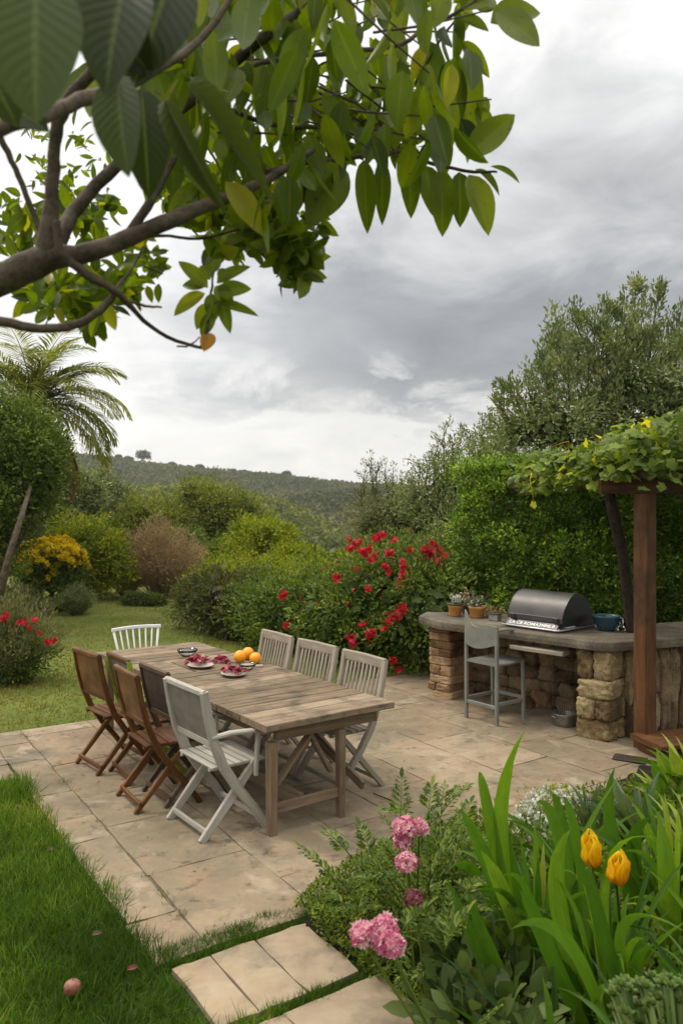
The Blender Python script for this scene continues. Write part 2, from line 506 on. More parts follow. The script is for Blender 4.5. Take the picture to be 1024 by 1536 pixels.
M['white_fl'] = leafmat('white_blossom', [(0, (.45, .45, .36)), (1, (.78, .78, .72))], .6, .3, (1, 1, 1))
M['grass'] = leafmat('grass_blade', [(0, (.02, .05, .007)), (.5, (.045, .105, .014)), (.85, (.085, .16, .022)), (1, (.20, .21, .07))], .55, .3, (1.4, 1.5, .5), gain=1.65)
M['lawngrass'] = leafmat('mown_grass', [(0, (.09, .115, .024)), (.5, (.135, .16, .036)), (.9, (.17, .18, .05)), (1, (.25, .22, .10))], .6, .3, (1.2, 1.2, .7), gain=1.15)
M['wood_far'] = leafmat('woodland_leaf', [(0, (.022, .036, .013)), (.5, (.048, .068, .022)), (.85, (.075, .095, .03)), (1, (.12, .115, .05))], .7, .12, warp=.02, gain=1.6)
M['wood_mid'] = leafmat('scrub_leaf', [(0, (.025, .04, .01)), (.5, (.06, .09, .02)), (.85, (.10, .125, .028)), (1, (.16, .14, .05))], .7, .15, warp=.05, gain=2)

# ------------------------------------------------------------------ leaf templates: x length, y width, z normal
T_KITE = (np.array([(0, 0, 0), (.45, .24, .06), (1, 0, -.05), (.45, -.24, .06)]), np.array([(0, 1, 2), (0, 2, 3)]))
T_LEAF = (np.array([(0, 0, 0), (.35, .21, .05), (.72, .17, .03), (1, 0, -.1), (.72, -.17, .03), (.35, -.21, .05), (.35, 0, 0), (.72, 0, -.02)]),
          np.array([(0, 6, 1), (6, 7, 1), (7, 2, 1), (7, 3, 2), (0, 5, 6), (6, 5, 7), (7, 5, 4), (7, 4, 3)]))
T_NARROW = (T_KITE[0] * np.array([1, .55, 1]), T_KITE[1])
T_BLADE = (np.array([(0, .5, 0), (0, -.5, 0), (.5, .38, -.06), (.5, -.38, -.06), (1, 0, -.28)]), np.array([(0, 1, 2), (1, 3, 2), (2, 3, 4)]))
_n = 25
_a = np.linspace(0, 2 * np.pi, _n + 1)[:-1]
_vv = [(.42, 0, .05)]
for _t in _a:
    # five-lobed outline with a notch at the stalk and toothed rim
    _r = .46 + .055 * math.cos(5 * _t + math.pi) * (1 if abs(_t) > .01 else 0) + .025 * math.cos(_n * .5 * _t * 2) - (.26 if min(_t, 2 * math.pi - _t) < .2 else 0)
    _vv.append((.42 - _r * math.cos(_t), _r * math.sin(_t), .07 * math.cos(2 * _t) - .10 * _r + .04 * math.sin(5 * _t)))
T_LOBED = (np.array(_vv), np.array([(0, 1 + i, 1 + (i + 1) % _n) for i in range(_n)]))


def petals(n, open_=.5, wd=.5):
    V, Fc = [], []
    for i in range(n):
        a = 2 * math.pi * i / n
        b = len(V)
        for (r, s, z) in ((0, 0, 0), (.6, wd, open_ * .5), (1, 0, open_), (.6, -wd, open_ * .5)):
            V.append((r * math.cos(a) - s * math.sin(a), r * math.sin(a) + s * math.cos(a), z))
        Fc += [(b, b + 1, b + 2), (b, b + 2, b + 3)]
    return np.array(V), np.array(Fc)


T_FLOWER = petals(5, .35, .35)


def grid_leaf(nx=8, ny=6, curl=.25, fold=.12, wmax=.22, wave=.0):
    V, UV = [], []
    for i in range(nx + 1):
        t = i / nx
        w = wmax * (math.sin(math.pi * min(t ** .85, 1)) ** .75) if 0 < i < nx else .004
        for j in range(ny + 1):
            s = j / ny * 2 - 1
            V.append((t - .12 * curl * t * t, w * s, -curl * t * t + fold * abs(s) * w * 2 + wave * math.sin(t * 9) * abs(s)))
            UV.append((t, j / ny))
    Fc = [(i * (ny + 1) + j, (i + 1) * (ny + 1) + j, (i + 1) * (ny + 1) + j + 1, i * (ny + 1) + j + 1) for i in range(nx) for j in range(ny)]
    return np.array(V), np.array(Fc), np.array(UV)


T_GRID = grid_leaf()


def scatter(T, pos, dr, nm, size, wid=None, rnd=None):
    """returns V, F, rnd arrays for template T placed n times"""
    tv, tf = T[0], T[1]
    n, kk = len(pos), len(tv)
    x = nrm(dr)
    z = nrm(nm - (nm * x).sum(1, keepdims=True) * x + 1e-6)
    y = np.cross(z, x)
    size = np.broadcast_to(np.asarray(size, float), (n,))
    wid = size if wid is None else np.broadcast_to(np.asarray(wid, float), (n,))
    V = pos[:, None, :] + x[:, None, :] * (tv[None, :, 0:1] * size[:, None, None]) + y[:, None, :] * (tv[None, :, 1:2] * wid[:, None, None]) + z[:, None, :] * (tv[None, :, 2:3] * size[:, None, None])
    Fc = tf[None] + (np.arange(n) * kk)[:, None, None]
    rnd = U(0, 1, n) if rnd is None else rnd
    return V.reshape(-1, 3), Fc.reshape(-1, tf.shape[1]), np.repeat(rnd, kk)


def merge(parts):
    Vs, Fs, Rs, b = [], [], [], 0
    for V, Fc, r in parts:
        Vs.append(V); Fs.append(Fc + b); Rs.append(r); b += len(V)
    return np.concatenate(Vs), np.concatenate(Fs), np.concatenate(Rs)


def rdir(n):
    return nrm(RNG.normal(size=(n, 3)))


def fnoise(p, f, o=0.0):
    return np.array([mnoise.noise(Vector(((q * f) + o).tolist())) for q in p])


def blob_points(blobs, n, shell=.6, namp=.3, nf=2.2, low=-.35):
    """cluster centres spread over lumpy ellipsoids; returns points and outward normals"""
    vol = np.array([b[3] * b[4] + b[4] * b[5] + b[3] * b[5] for b in blobs])
    cnt = RNG.multinomial(n, vol / vol.sum())
    PT, NM = [], []
    for b, c in zip(blobs, cnt):
        if c == 0: continue
        d = rdir(c * 2)
        d = d[d[:, 2] > low][:c]
        c = len(d)
        o = U(0, 50)
        rr = 1 + namp * fnoise(d, nf, o) + .5 * namp * fnoise(d, nf * 2.5, o)
        fr = shell + (1 - shell) * U(0, 1, c) ** .6
        s = np.array(b[3:6])
        PT.append(np.array(b[:3]) + d * s * (rr * fr)[:, None])
        NM.append(nrm(d / s))
    return np.concatenate(PT), np.concatenate(NM)


def leaf_cloud(blobs, ncl, per, lsize, cr, T=T_KITE, shell=.6, namp=.3, nf=2.2, up=.35, out=.6, low=-.35, zmin=.02, wid=None, cen=None, sv=.35):
    if cen is None:
        cen, cn = blob_points(blobs, ncl, shell, namp, nf, low)
    else:
        cen, cn = cen
    n = len(cen)
    pos = np.repeat(cen, per, 0)
    nn = np.repeat(cn, per, 0)
    off = rdir(n * per) * (U(0, 1, n * per) ** .5)[:, None] * cr
    pos = pos + off
    dr = nrm(off / cr * .8 + nn * out + rdir(n * per) * .6 + np.array([0, 0, .15]))
    nm = nrm(nn * .4 + np.array([0, 0, up]) + rdir(n * per) * .55)
    rnd = np.clip(np.repeat(U(0, 1, n), per) * .55 + U(0, 1, n * per) * .45, 0, 1)
    sz = lsize * U(1 - sv, 1 + sv, n * per)
    kp = pos[:, 2] > zmin
    return scatter(T, pos[kp], dr[kp], nm[kp], sz[kp], None if wid is None else sz[kp] * wid, rnd[kp])


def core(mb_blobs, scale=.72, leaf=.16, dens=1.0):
    """the dense dark-toned heart of a bush: larger crossing leaves inside the crown"""
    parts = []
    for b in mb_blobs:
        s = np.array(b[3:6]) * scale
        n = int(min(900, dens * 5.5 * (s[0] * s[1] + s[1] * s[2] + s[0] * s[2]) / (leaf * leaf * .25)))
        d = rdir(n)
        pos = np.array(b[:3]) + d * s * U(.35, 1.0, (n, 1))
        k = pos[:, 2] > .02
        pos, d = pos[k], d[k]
        parts.append(scatter(T_KITE, pos, rdir(len(pos)), nrm(d + rdir(len(pos)) * .5), leaf * U(.7, 1.3, len(pos)), leaf * 1.5, U(0, .35, len(pos))))  # low rnd picks dark leaf tones, painting the shade inside the crown
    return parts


def limbs(mb, base, targets, r0, r1=.006, seg=5, bend=.15, n=6):
    base = np.array(base, float)
    for t in targets:
        t = np.array(t)
        L = np.linalg.norm(t - base)
        pts = []
        o1 = rdir(1)[0] * bend * L
        for s in np.linspace(0, 1, seg):
            p = base + (t - base) * s + o1 * math.sin(math.pi * s)
            p[2] = base[2] + (t[2] - base[2]) * (s ** .8) + o1[2] * math.sin(math.pi * s)
            pts.append(p)
        mb.tube(pts, [r0 * (1 - s) + r1 * s for s in np.linspace(0, 1, seg)], n)


def plant(name, label, cat, base, blobs, leaf, mat, ncl=300, per=14, cr=.15, T=T_KITE, trunk_r=.03, bark='bark', group=None,
          ncore=None, nlimb=10, crown_name='crown', trunk_name='trunk', split=None, extra=None, **kw):
    base = np.array(base, float)
    t = thing(name, label, cat, tuple(base), 0, group)
    parts = [leaf_cloud(blobs, ncl, per, leaf, cr, T, **kw)]
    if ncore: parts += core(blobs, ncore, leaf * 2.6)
    if extra: parts += extra
    V, Fc, rn = merge(parts)
    build_np(crown_name, V - base, Fc, M[mat], t, rn)
    mb = MB()
    tg, _ = blob_points(blobs, nlimb, .55, .1)
    fork = base + (np.array(blobs[0][:3]) - base) * (split if split is not None else .35)
    mid = (base + fork) / 2 + np.array([U(-.05, .05), U(-.05, .05), 0])
    if split != 0:
        mb.tube([base - (0, 0, .05), mid, fork], [trunk_r * 1.25, trunk_r, trunk_r * .85], 9)
    else:
        fork = base
    limbs(mb, fork, tg, trunk_r * (.5 if split != 0 else 1), .004)
    mb.v = [tuple(np.array(p) - base) for p in mb.v]
    mb.build(trunk_name, M[bark], t)
    return t


def blossoms(parent, base, blobs, n, size, mat, per=6, cr=.05, name='blossoms', T=T_FLOWER, low=-.2, mult=1.0, cond=None, pts=None):
    c, cn = blob_points(blobs, n, .96, .18, 2.2, low) if pts is None else pts
    if cond is not None:
        kpp = cond(c); c, cn = c[kpp], cn[kpp]
    pos = np.repeat(c, per, 0) + rdir(len(c) * per) * cr * U(.2, 1, (len(c) * per, 1)) * mult
    nm = nrm(np.repeat(cn, per, 0) + rdir(len(pos)) * .7)
    V, Fc, rn = scatter(T, pos, rdir(len(pos)), nm, size * U(.7, 1.2, len(pos)))
    return build_np(name, V - np.array(base), Fc, M[mat], parent, rn)



HAZE = .0003
# ================================================================== camera, sky, sun
cam = bpy.data.cameras.new('camera')
camo = bpy.data.objects.new('camera', cam)
COL.objects.link(camo)
camo.location = (0, 0, H)
camo.rotation_euler = (R(90), 0, 0)
cam.sensor_fit = 'VERTICAL'
cam.sensor_height = 36
cam.lens = F / 1536 * 36
cam.clip_start = .05
cam.clip_end = 6000
cam.dof.use_dof = True
cam.dof.focus_distance = 6.5
cam.dof.aperture_fstop = 3.8
sc.camera = camo

SUN_EL, SUN_AZ = R(56), R(-62)      # azimuth from +Y, clockwise towards +X
w = bpy.data.worlds.new("World")
sc.world = w
w.use_nodes = True
wt = w.node_tree
for nd in list(wt.nodes): wt.nodes.remove(nd)
W = NT.__new__(NT)
W.t = wt
out = W.n('ShaderNodeOutputWorld')
bg = W.n('ShaderNodeBackground')
sky = W.n('ShaderNodeTexSky', sky_type='NISHITA', sun_disc=False)
sky.sun_elevation = SUN_EL
sky.sun_rotation = SUN_AZ
vec = W.n('ShaderNodeTexCoord').outputs['Generated']
sep = W.n('ShaderNodeSeparateXYZ'); W.l(vec, sep.inputs[0])
sx, sy, sz = sep.outputs
zc = W.math('MAXIMUM', sz, 0.0)
# cloud deck seen in perspective: project the direction on a flat layer
den = W.math('ADD', zc, .12)
cx, cy = W.math('DIVIDE', sx, den), W.math('DIVIDE', sy, den)
cmb = W.n('ShaderNodeCombineXYZ'); W.l(cx, cmb.inputs[0]); W.l(cy, cmb.inputs[1])
deck = cmb.outputs[0]
big = W.noise(deck, .55, 5, .55, .5)
mid = W.noise(deck, 1.5, 7, .6, .35)
# puffs along the horizon, where the deck is seen edge on
mp = W.n('ShaderNodeMapping'); mp.inputs['Scale'].default_value = (1.0, 1.0, 1.9)
W.l(vec, mp.inputs['Vector'])
puff = W.noise(mp.outputs[0], 5.5, 8, .58, .45)
el = W.math('ADD', zc, W.math('MULTIPLY', W.math('SUBTRACT', puff, .5), .32))
el = W.math('ADD', el, W.math('MULTIPLY', W.math('SUBTRACT', big, .5), .12))
# light grey everywhere, brighter under the edge of the dark bank
light = W.ramp(el, [(0, (.76, .75, .72)), (.07, (.80, .785, .75)), (.15, (.74, .73, .71)), (.3, (.78, .775, .77)), (.43, (.84, .835, .825)), (.56, (.94, .93, .915)), (.72, (1.45, 1.42, 1.36)), (1, (2.2, 2.14, 2.03))])
bank = W.ramp(el, [(0, 0), (.10, 0), (.135, .85), (.17, 1), (.26, .95), (.33, .6), (.41, .25), (.5, 0)])
side = W.ramp(W.math('ADD', W.math('DIVIDE', sx, W.math('MAXIMUM', sy, .1)), W.math('MULTIPLY', W.math('SUBTRACT', mid, .5), .5)), [(0, .30), (.05, .75), (.2, 1)])
side2 = W.ramp(W.math('ADD', W.math('DIVIDE', sx, W.math('MAXIMUM', sy, .1)), W.math('ADD', W.math('MULTIPLY', W.math('SUBTRACT', mid, .5), .6), .5)), [(.2, 0.0), (.4, .7), (.55, 1)])
amt = W.math('MULTIPLY', bank, side2)
dark = W.ramp(mid, [(.3, (.20, .215, .235)), (.7, (.33, .34, .355))])
clouds = W.mix(light, dark, W.math('MULTIPLY', amt, .88))
tex = W.ramp(W.math('ADD', W.math('MULTIPLY', mid, .35), W.math('MULTIPLY', puff, .65)), [(.36, .84), (.62, 1.12)])
clouds = W.mix(clouds, tex, .75, 'MULTIPLY')
lft = W.ramp(W.math('ADD', W.math('DIVIDE', sx, W.math('MAXIMUM', sy, .1)), .5), [(.05, 1.28), (.4, 1.12), (.6, 1.0)])
clouds = W.mix(clouds, lft, 1, 'MULTIPLY')
# small bright breaks low over the hills
brk = W.math('MULTIPLY', W.ramp(puff, [(.52, 0), (.62, 1)]), W.ramp(zc, [(.04, 0), (.09, 1), (.17, .8), (.21, 0)]))
clouds = W.mix(clouds, (1.0, .98, .93), W.math('MULTIPLY', brk, .8))
nish = W.mix(sky.outputs[0], .085, 1, 'MULTIPLY')
fin = W.mix(nish, clouds, .93)
W.l(fin, bg.inputs['Color'])
bg.inputs['Strength'].default_value = 1.0
W.l(bg.outputs[0], out.inputs[0])

sl = bpy.data.lights.new('sun', 'SUN')
sl.energy = 1.5
sl.angle = R(10)
sl.color = (1, .90, .76)
so = bpy.data.objects.new('sun', sl)
COL.objects.link(so)
sd = Vector((math.sin(SUN_AZ) * math.cos(SUN_EL), math.cos(SUN_AZ) * math.cos(SUN_EL), math.sin(SUN_EL)))
so.rotation_euler = sd.to_track_quat('Z', 'Y').to_euler()
so.location = (-8, 3, 12)

sc.view_settings.view_transform = 'Standard'
sc.view_settings.look = 'None'
sc.view_settings.exposure = .25
sc.view_settings.gamma = 1
sc.cycles.use_denoising = True
sc.cycles.max_bounces = 7
sc.cycles.diffuse_bounces = 3
sc.cycles.transmission_bounces = 5
sc.cycles.transparent_max_bounces = 6
sc.cycles.sample_clamp_indirect = 6

# ================================================================== terrain
def hill(px, Y, pts, Y0, wd, base):
    xs, ys = zip(*pts)
    cy_ = np.interp(px, xs, ys)
    cz = H + (768 - cy_) / F * Y0
    return base + (cz - base) * np.exp(-((Y - Y0) / np.where(Y < Y0, wd, wd * .6)) ** 2)


HA = [(-600, 648), (0, 676), (150, 692), (215, 700), (300, 709), (400, 717), (530, 731), (640, 736), (800, 741), (1500, 756)]
HB = [(-500, 740), (60, 738), (250, 738), (380, 750), (440, 768), (500, 798), (535, 830), (620, 930), (900, 960), (1600, 960)]
HC = [(-300, 900), (330, 830), (400, 768), (440, 752), (500, 746), (600, 742), (800, 738), (1500, 740)]


def terrain(x, y):
    r = np.sqrt(x * x + y * y)
    base = -26 * np.clip((r - 30) / 75, 0, 1) ** 1.3
    Y = np.maximum(y, 1.0)
    px = np.clip(512 + F * x / Y, -3000, 4000)
    z = base
    f = np.clip((y - 40) / 60, 0, 1)
    for (pts, Y0, wd) in ((HA, 520, 190), (HC, 330, 75), (HB, 190, 62)):
        h = hill(px, Y, pts, Y0, wd, -26.0)
        z = np.maximum(z, h * f + base * (1 - f))
    return z


nr, na = 170, 720
rad = np.concatenate([np.linspace(0, 30, 25), 30 * (1500 / 30) ** (np.linspace(0, 1, nr - 24)[1:])])
ang = np.linspace(0, 2 * np.pi, na + 1)[:-1]
rr, aa = np.meshgrid(rad, ang, indexing='ij')
X, Y = rr * np.sin(aa), rr * np.cos(aa)
Z = terrain(X, Y) - .02
Z = np.where(rr > 900, -26 - (rr - 900) * .01, Z)
Vt = np.stack([X, Y, Z], -1).reshape(-1, 3)
ii, jj = np.meshgrid(np.arange(len(rad) - 1), np.arange(na), indexing='ij')
j2 = (jj + 1) % na
Ft = np.stack([ii * na + jj, ii * na + j2, (ii + 1) * na + j2, (ii + 1) * na + jj], -1).reshape(-1, 4)[:, ::-1]
k = NT('terrain_ground')
v = k.coords('Object')
c1 = k.ramp(k.noise(v, .05, 8, .65), [(.3, (.028, .042, .014)), (.5, (.055, .075, .024)), (.7, (.10, .105, .04))])
c2 = k.ramp(k.noise(v, .4, 8, .7), [(.3, .5), (.7, 1.25)])
k.l(k.mix(c1, c2, 1, 'MULTIPLY'), k.b.inputs['Base Color'])
k.b.inputs['Roughness'].default_value = 1
k.b.inputs['Specular IOR Level'].default_value = 0
tag(build_np('ground', Vt, Ft, k.m, smooth=True), kind='structure')

# lawn: one sheet with soft undulation
k = NT('lawn_turf')
v = k.coords('Object')
a = k.noise(v, .55, 6, .6, .4)
b = k.noise(v, 9, 6, .7)
sp = k.n('ShaderNodeSeparateXYZ'); k.l(v, sp.inputs[0])
col = k.ramp(a, [(.3, (.10, .14, .025)), (.5, (.15, .18, .038)), (.72, (.22, .21, .065))])
col = k.mix(col, k.ramp(b, [(.3, .6), (.7, 1.2)]), .9, 'MULTIPLY')
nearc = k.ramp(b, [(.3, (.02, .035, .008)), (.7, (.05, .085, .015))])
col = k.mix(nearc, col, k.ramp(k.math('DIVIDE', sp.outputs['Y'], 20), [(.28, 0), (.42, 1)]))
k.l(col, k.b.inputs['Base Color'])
k.b.inputs['Roughness'].default_value = .95
k.b.inputs['Specular IOR Level'].default_value = .1
k.bump(k.math('ADD', b, k.noise(v, 60, 3)), .8, .03)
gx, gy = np.meshgrid(np.linspace(-15, 9, 121), np.linspace(1.2, 29, 140), indexing='ij')
gz = .012 * np.sin(gx * 1.7 + 1) * np.sin(gy * 1.1) * np.clip((gy - 8.5) / 3, 0, 1)
gz = gz - .6 * np.clip((gy - 25) / 4, 0, 1) ** 2
Vl = np.stack([gx, gy, gz], -1).reshape(-1, 3)
nx_, ny_ = gx.shape
ii, jj = np.meshgrid(np.arange(nx_ - 1), np.arange(ny_ - 1), indexing='ij')
Fl = np.stack([ii * ny_ + jj, (ii + 1) * ny_ + jj, (ii + 1) * ny_ + jj + 1, ii * ny_ + jj + 1], -1).reshape(-1, 4)
tag(build_np('lawn', Vl, Fl, k.m, smooth=True), kind='structure')

# ------------------------------------------------------------------ patio
PO = np.array([-.718, 3.853]); PU = np.array([-.55, .835]); PV = np.array([.835, .55])


def pat(p, q, z=0.0):
    a = PO + PU * p + PV * q
    return np.array([a[0], a[1], z])


def inpoly(pts, poly):
    x, y = pts[:, 0], pts[:, 1]
    c = np.zeros(len(pts), bool)
    j = len(poly) - 1
    for i in range(len(poly)):
        xi, yi, xj, yj = *poly[i][:2], *poly[j][:2]
        with np.errstate(divide='ignore', invalid='ignore'):
            t = ((yi > y) != (yj > y)) & (x < (xj - xi) * (y - yi) / (yj - yi + 1e-12) + xi)
        c ^= t
        j = i
    return c


def sdist(pts, poly):
    """signed distance to a polygon, negative inside"""
    d = np.full(len(pts), 1e9)
    for i in range(len(poly)):
        a, b = np.array(poly[i]), np.array(poly[(i + 1) % len(poly)])
        t = np.clip(((pts - a) @ (b - a)) / max((b - a) @ (b - a), 1e-9), 0, 1)
        d = np.minimum(d, np.linalg.norm(pts - a - t[:, None] * (b - a), axis=1))
    return np.where(inpoly(pts, poly), -d, d)


BED = [tuple(G(a, b)[:2]) for a, b in ((432, 1402), (480, 1345), (560, 1292), (640, 1262), (740, 1232), (830, 1205), (905, 1185), (960, 1150), (1040, 1140))] + [(5.5, 6.2), (6.5, 2), (.85, 1.2), (.62, 2.0), (.42, 3.1), (.14, 3.62)]
mb = MB()
zt = .022


def tile(p0, p1, q0, q1, m_, z=zt, g=.0042, frame=pat, th=.05):
    """one paving stone with worn edges"""
    n = 5
    ps, qs = np.linspace(p0 + g, p1 - g, n), np.linspace(q0 + g, q1 - g, n)
    V, Fc = [], []
    tl = U(-.0007, .0007, 2)
    o = U(0, 99)
    for i, a in enumerate(ps):
        for j, b in enumerate(qs):
            e = (i in (0, n - 1)) + (j in (0, n - 1))
            pt = frame(a + (U(-.007, .007) if i in (0, n - 1) else 0), b + (U(-.007, .007) if j in (0, n - 1) else 0), z - (.003 if e else 0) + tl[0] * (i - 2) + tl[1] * (j - 2))
            V.append(pt)
    for i in range(n - 1):
        for j in range(n - 1):
            Fc.append((i * n + j, (i + 1) * n + j, (i + 1) * n + j + 1, i * n + j + 1))
    rim = [(i, 0) for i in range(n)] + [(n - 1, j) for j in range(1, n)] + [(i, n - 1) for i in range(n - 2, -1, -1)] + [(0, j) for j in range(n - 2, 0, -1)]
    b0 = len(V)
    for (i, j) in rim:
        q = V[i * n + j].copy(); q[2] -= th
        V.append(q)
    for a_ in range(len(rim)):
        b_ = (a_ + 1) % len(rim)
        Fc.append((rim[a_][0] * n + rim[a_][1], b0 + a_, b0 + b_, rim[b_][0] * n + rim[b_][1]))
    m_.add(V, [f if True else f for f in Fc], None, float(U(0, 1)), False)


q = 0.0
rows = 0
while q < 6.6:
    wq = [.62, .62, .48, .62][rows % 4]
    p = -.17 - (0 if rows == 0 else .0) - (0 if rows % 2 else 0)
    first = True
    while p < 4.25:
        L = float(U(.6, 1.05))
        if first and rows % 2: L = .45
        first = False
        p1 = min(p + L, 4.25)
        if 4.25 - p1 < .25: p1 = 4.25
        c = pat((p + p1) / 2, q + wq / 2)
        corners = np.array([pat(a, b)[:2] for a in (p, p1) for b in (q, q + wq)])
        ok = sdist(c[None, :2], BED)[0] > -.5 and c[0] < 4.4 and c[1] > 3
        if ok: tile(p, p1, q, q + wq, mb, z=zt + U(-.0015, .0015))
        p = p1
    q += wq; rows += 1
p = -.17
while p < 4.25:                    # border strip on the lawn side
    L = float(U(.38, .62))
    p1 = min(p + L, 4.25)
    tile(p, p1, -.27 - U(0, .015), -.004, mb, z=zt + U(-.001, .002))
    p = p1
for (p0, p1, q0, q1) in ((3.25, 3.78, -.95, -.29), (3.78, 4.25, -.95, -.29), (3.3, 3.8, -1.6, -.96), (3.8, 4.25, -1.7, -.96), (3.35, 4.25, -2.4, -1.7), (2.85, 3.24, -.8, -.29)):
    tile(p0, p1, q0, q1, mb)
mb.f = [f[::-1] if False else f for f in mb.f]
tag(mb.build('patio', M['paving']), kind='structure')
pb = MB()
cs = [pat(-.16, -.26, .0145), pat(-.16, 6.6, .0145), pat(4.24, 6.6, .0145), pat(4.24, -2.35, .0145), pat(3.3, -2.35, .0145), pat(3.3, -.26, .0145)]
pb.add(cs, [(0, 1, 2, 3, 4, 5)])
tag(pb.build('patio_bedding', M['joint']), kind='structure')

# stone path slabs running from the patio towards the viewer
A0 = G(258, 1461)[:2]; AU = nrm(G(453, 1393)[:2] - A0); AD = np.array([AU[1], -AU[0]])


def pfr(a, b, z=0.0):
    c = A0 + AU * b + AD * a
    return np.array([c[0], c[1], z])


mb = MB()
tile(0, .50, 0, .185, mb, .03, .004, pfr); tile(0, .50, .185, .42, mb, .032, .004, pfr); tile(.0, .50, .42, .70, mb, .03, .004, pfr)
tile(.56, 1.05, -.12, .26, mb, .03, .004, pfr); tile(.56, 1.05, .26, .75, mb, .032, .004, pfr)
tile(1.11, 1.6, -.1, .36, mb, .03, .004, pfr); tile(1.11, 1.6, .36, .75, mb, .03, .004, pfr)
tag(mb.build('path', M['path_stone']), kind='structure')

# soil of the flower bed
gx, gy = np.meshgrid(np.linspace(-.3, 6.7, 230), np.linspace(1.0, 6.8, 200), indexing='ij')
pts = np.stack([gx.ravel(), gy.ravel()], -1)
q3 = np.c_[pts, pts[:, :1]]
sdv = sdist(pts, BED) + .06 * fnoise(q3, 2.2) + .04 * fnoise(q3, 6) + .03
hz = .022 + np.clip(-sdv * .4, -.06, .05) + .012 * fnoise(q3, 9)
Vs = np.c_[pts, hz]
nx_, ny_ = gx.shape
ii, jj = np.meshgrid(np.arange(nx_ - 1), np.arange(ny_ - 1), indexing='ij')
Fs = np.stack([ii * ny_ + jj, (ii + 1) * ny_ + jj, (ii + 1) * ny_ + jj + 1, ii * ny_ + jj + 1], -1).reshape(-1, 4)
tag(build_np('flower_bed_soil', Vs, Fs, M['soil'], smooth=True), kind='structure')

# ------------------------------------------------------------------ grass
def blades(name, pts, h, wd, mat, lean=.35, hv=.4, label=None, z0=0.0):
    n = len(pts)
    pos = np.c_[pts, np.full(n, z0 - .004)]
    dr = nrm(np.c_[RNG.normal(size=(n, 2)) * lean, np.ones(n)])
    nm = rdir(n); nm[:, 2] *= .1
    cl = fnoise(np.c_[pts, np.zeros(n)], 2.3)
    hh = h * (1 + .5 * cl + .45 * fnoise(np.c_[pts, np.full(n, 3.)], 9)) * U(1 - hv, 1 + hv, n)
    rn = np.clip(.47 + .75 * fnoise(np.c_[pts, np.ones(n)], 1.4) + .3 * fnoise(np.c_[pts, np.ones(n)], 5) + U(-.4, .4, n), 0, 1)
    V, Fc, rn = scatter(T_BLADE, pos, dr, nm, hh, wd * U(.7, 1.3, n), rn)
    return tag(build_np(name, V, Fc, M[mat], rnd=rn), label, 'grass', kind='stuff')


def rpts(n, x0, x1, y0, y1):
    return np.c_[U(x0, x1, n), U(y0, y1, n)]


def pq(pts):
    d = pts - PO
    det = PU[0] * PV[1] - PU[1] * PV[0]
    return (d[:, 0] * PV[1] - d[:, 1] * PV[0]) / det, (PU[0] * d[:, 1] - PU[1] * d[:, 0]) / det


def sparse(pts):
    return pts[np.abs(pts[:, 0]) < .48 * pts[:, 1] + .5]


# long unmown grass beside the patio, spilling over the paving edge
pts = sparse(rpts(150000, -3.6, -.2, 2.5, 7.6))
pp, qq = pq(pts)
edge = -.235 + .07 * fnoise(np.c_[pts, np.zeros(len(pts))], 3.0) + U(-.05, .02, len(pts)) + .25 * np.clip(-pp - .1, 0, 2)
top = 3.15 + .25 * fnoise(np.c_[pts, np.ones(len(pts))], 2.0)
kp = (qq < edge) & (pp < top) & ~((pp > 2.8) & (qq > -.85))
ga = (pts - A0) @ AD; gb = (pts - A0) @ AU
kp &= ~((gb > -.03) & (ga > 0) & (ga < .5)) & ~((gb > -.13) & (ga > .555))
pts = pts[kp]
cut = pts[RNG.random(len(pts)) < np.clip(6.5 / pts[:, 1] ** 1.1, .35, 1)]
blades('grass', cut, .08, .0056, 'grass', .55, .6, 'long lush green grass growing beside the patio edge')
# mown lawn beyond
pts = sparse(rpts(190000, -11.5, 2.5, 5.0, 25))
pp, qq = pq(pts)
kp = ((pp > 4.27) | ((qq < -2.4) & (pp > 2.6)) | ((qq < -1.0) & (pp > 2.9) & (pp < 3.2)))
pts = pts[kp]
pts = pts[RNG.random(len(pts)) < np.clip(9.5 / pts[:, 1], .2, 1) ** 1.5]
blades('mown_grass', pts, .032, .012, 'lawngrass', .6, .4, 'short mown lawn stretching back to the shrubs')
# joints: grass strip at the patio front, between the path stones
a = np.c_[U(-.30, .05, 22000), U(-.22, .85, 22000)]
pts = np.array([pat(p_ - .05 + .0 * q_, q_)[:2] for p_, q_ in a])
ga = (pts - A0) @ AD; gb = (pts - A0) @ AU
pts = pts[(ga < -.008) & (ga > -.17 - .05 * fnoise(np.c_[pts, pts[:, :1] * 0], 6))]
b = np.c_[U(.500, .562, 3600), U(-.1, .76, 3600)]
pts2 = np.array([pfr(p_, q_)[:2] for p_, q_ in b])
b3 = np.c_[U(1.05, 1.112, 2500), U(-.1, .76, 2500)]
pts3 = np.array([pfr(p_, q_)[:2] for p_, q_ in b3])
pw = []
for _ in range(60):
    s_ = U(-.1, 4.1); c_ = pat(s_, 0.0 if U(0, 1) < .6 else -.27)[:2]
    pw.append(c_ + RNG.normal(size=(14, 2)) * (.012, .016))
pts4 = np.concatenate(pw)
blades('joint_grass', np.concatenate([pts, pts2, pts3, pts4]), .04, .0042, 'grass', .6, .5, 'thin green grass filling the joints between path stones')

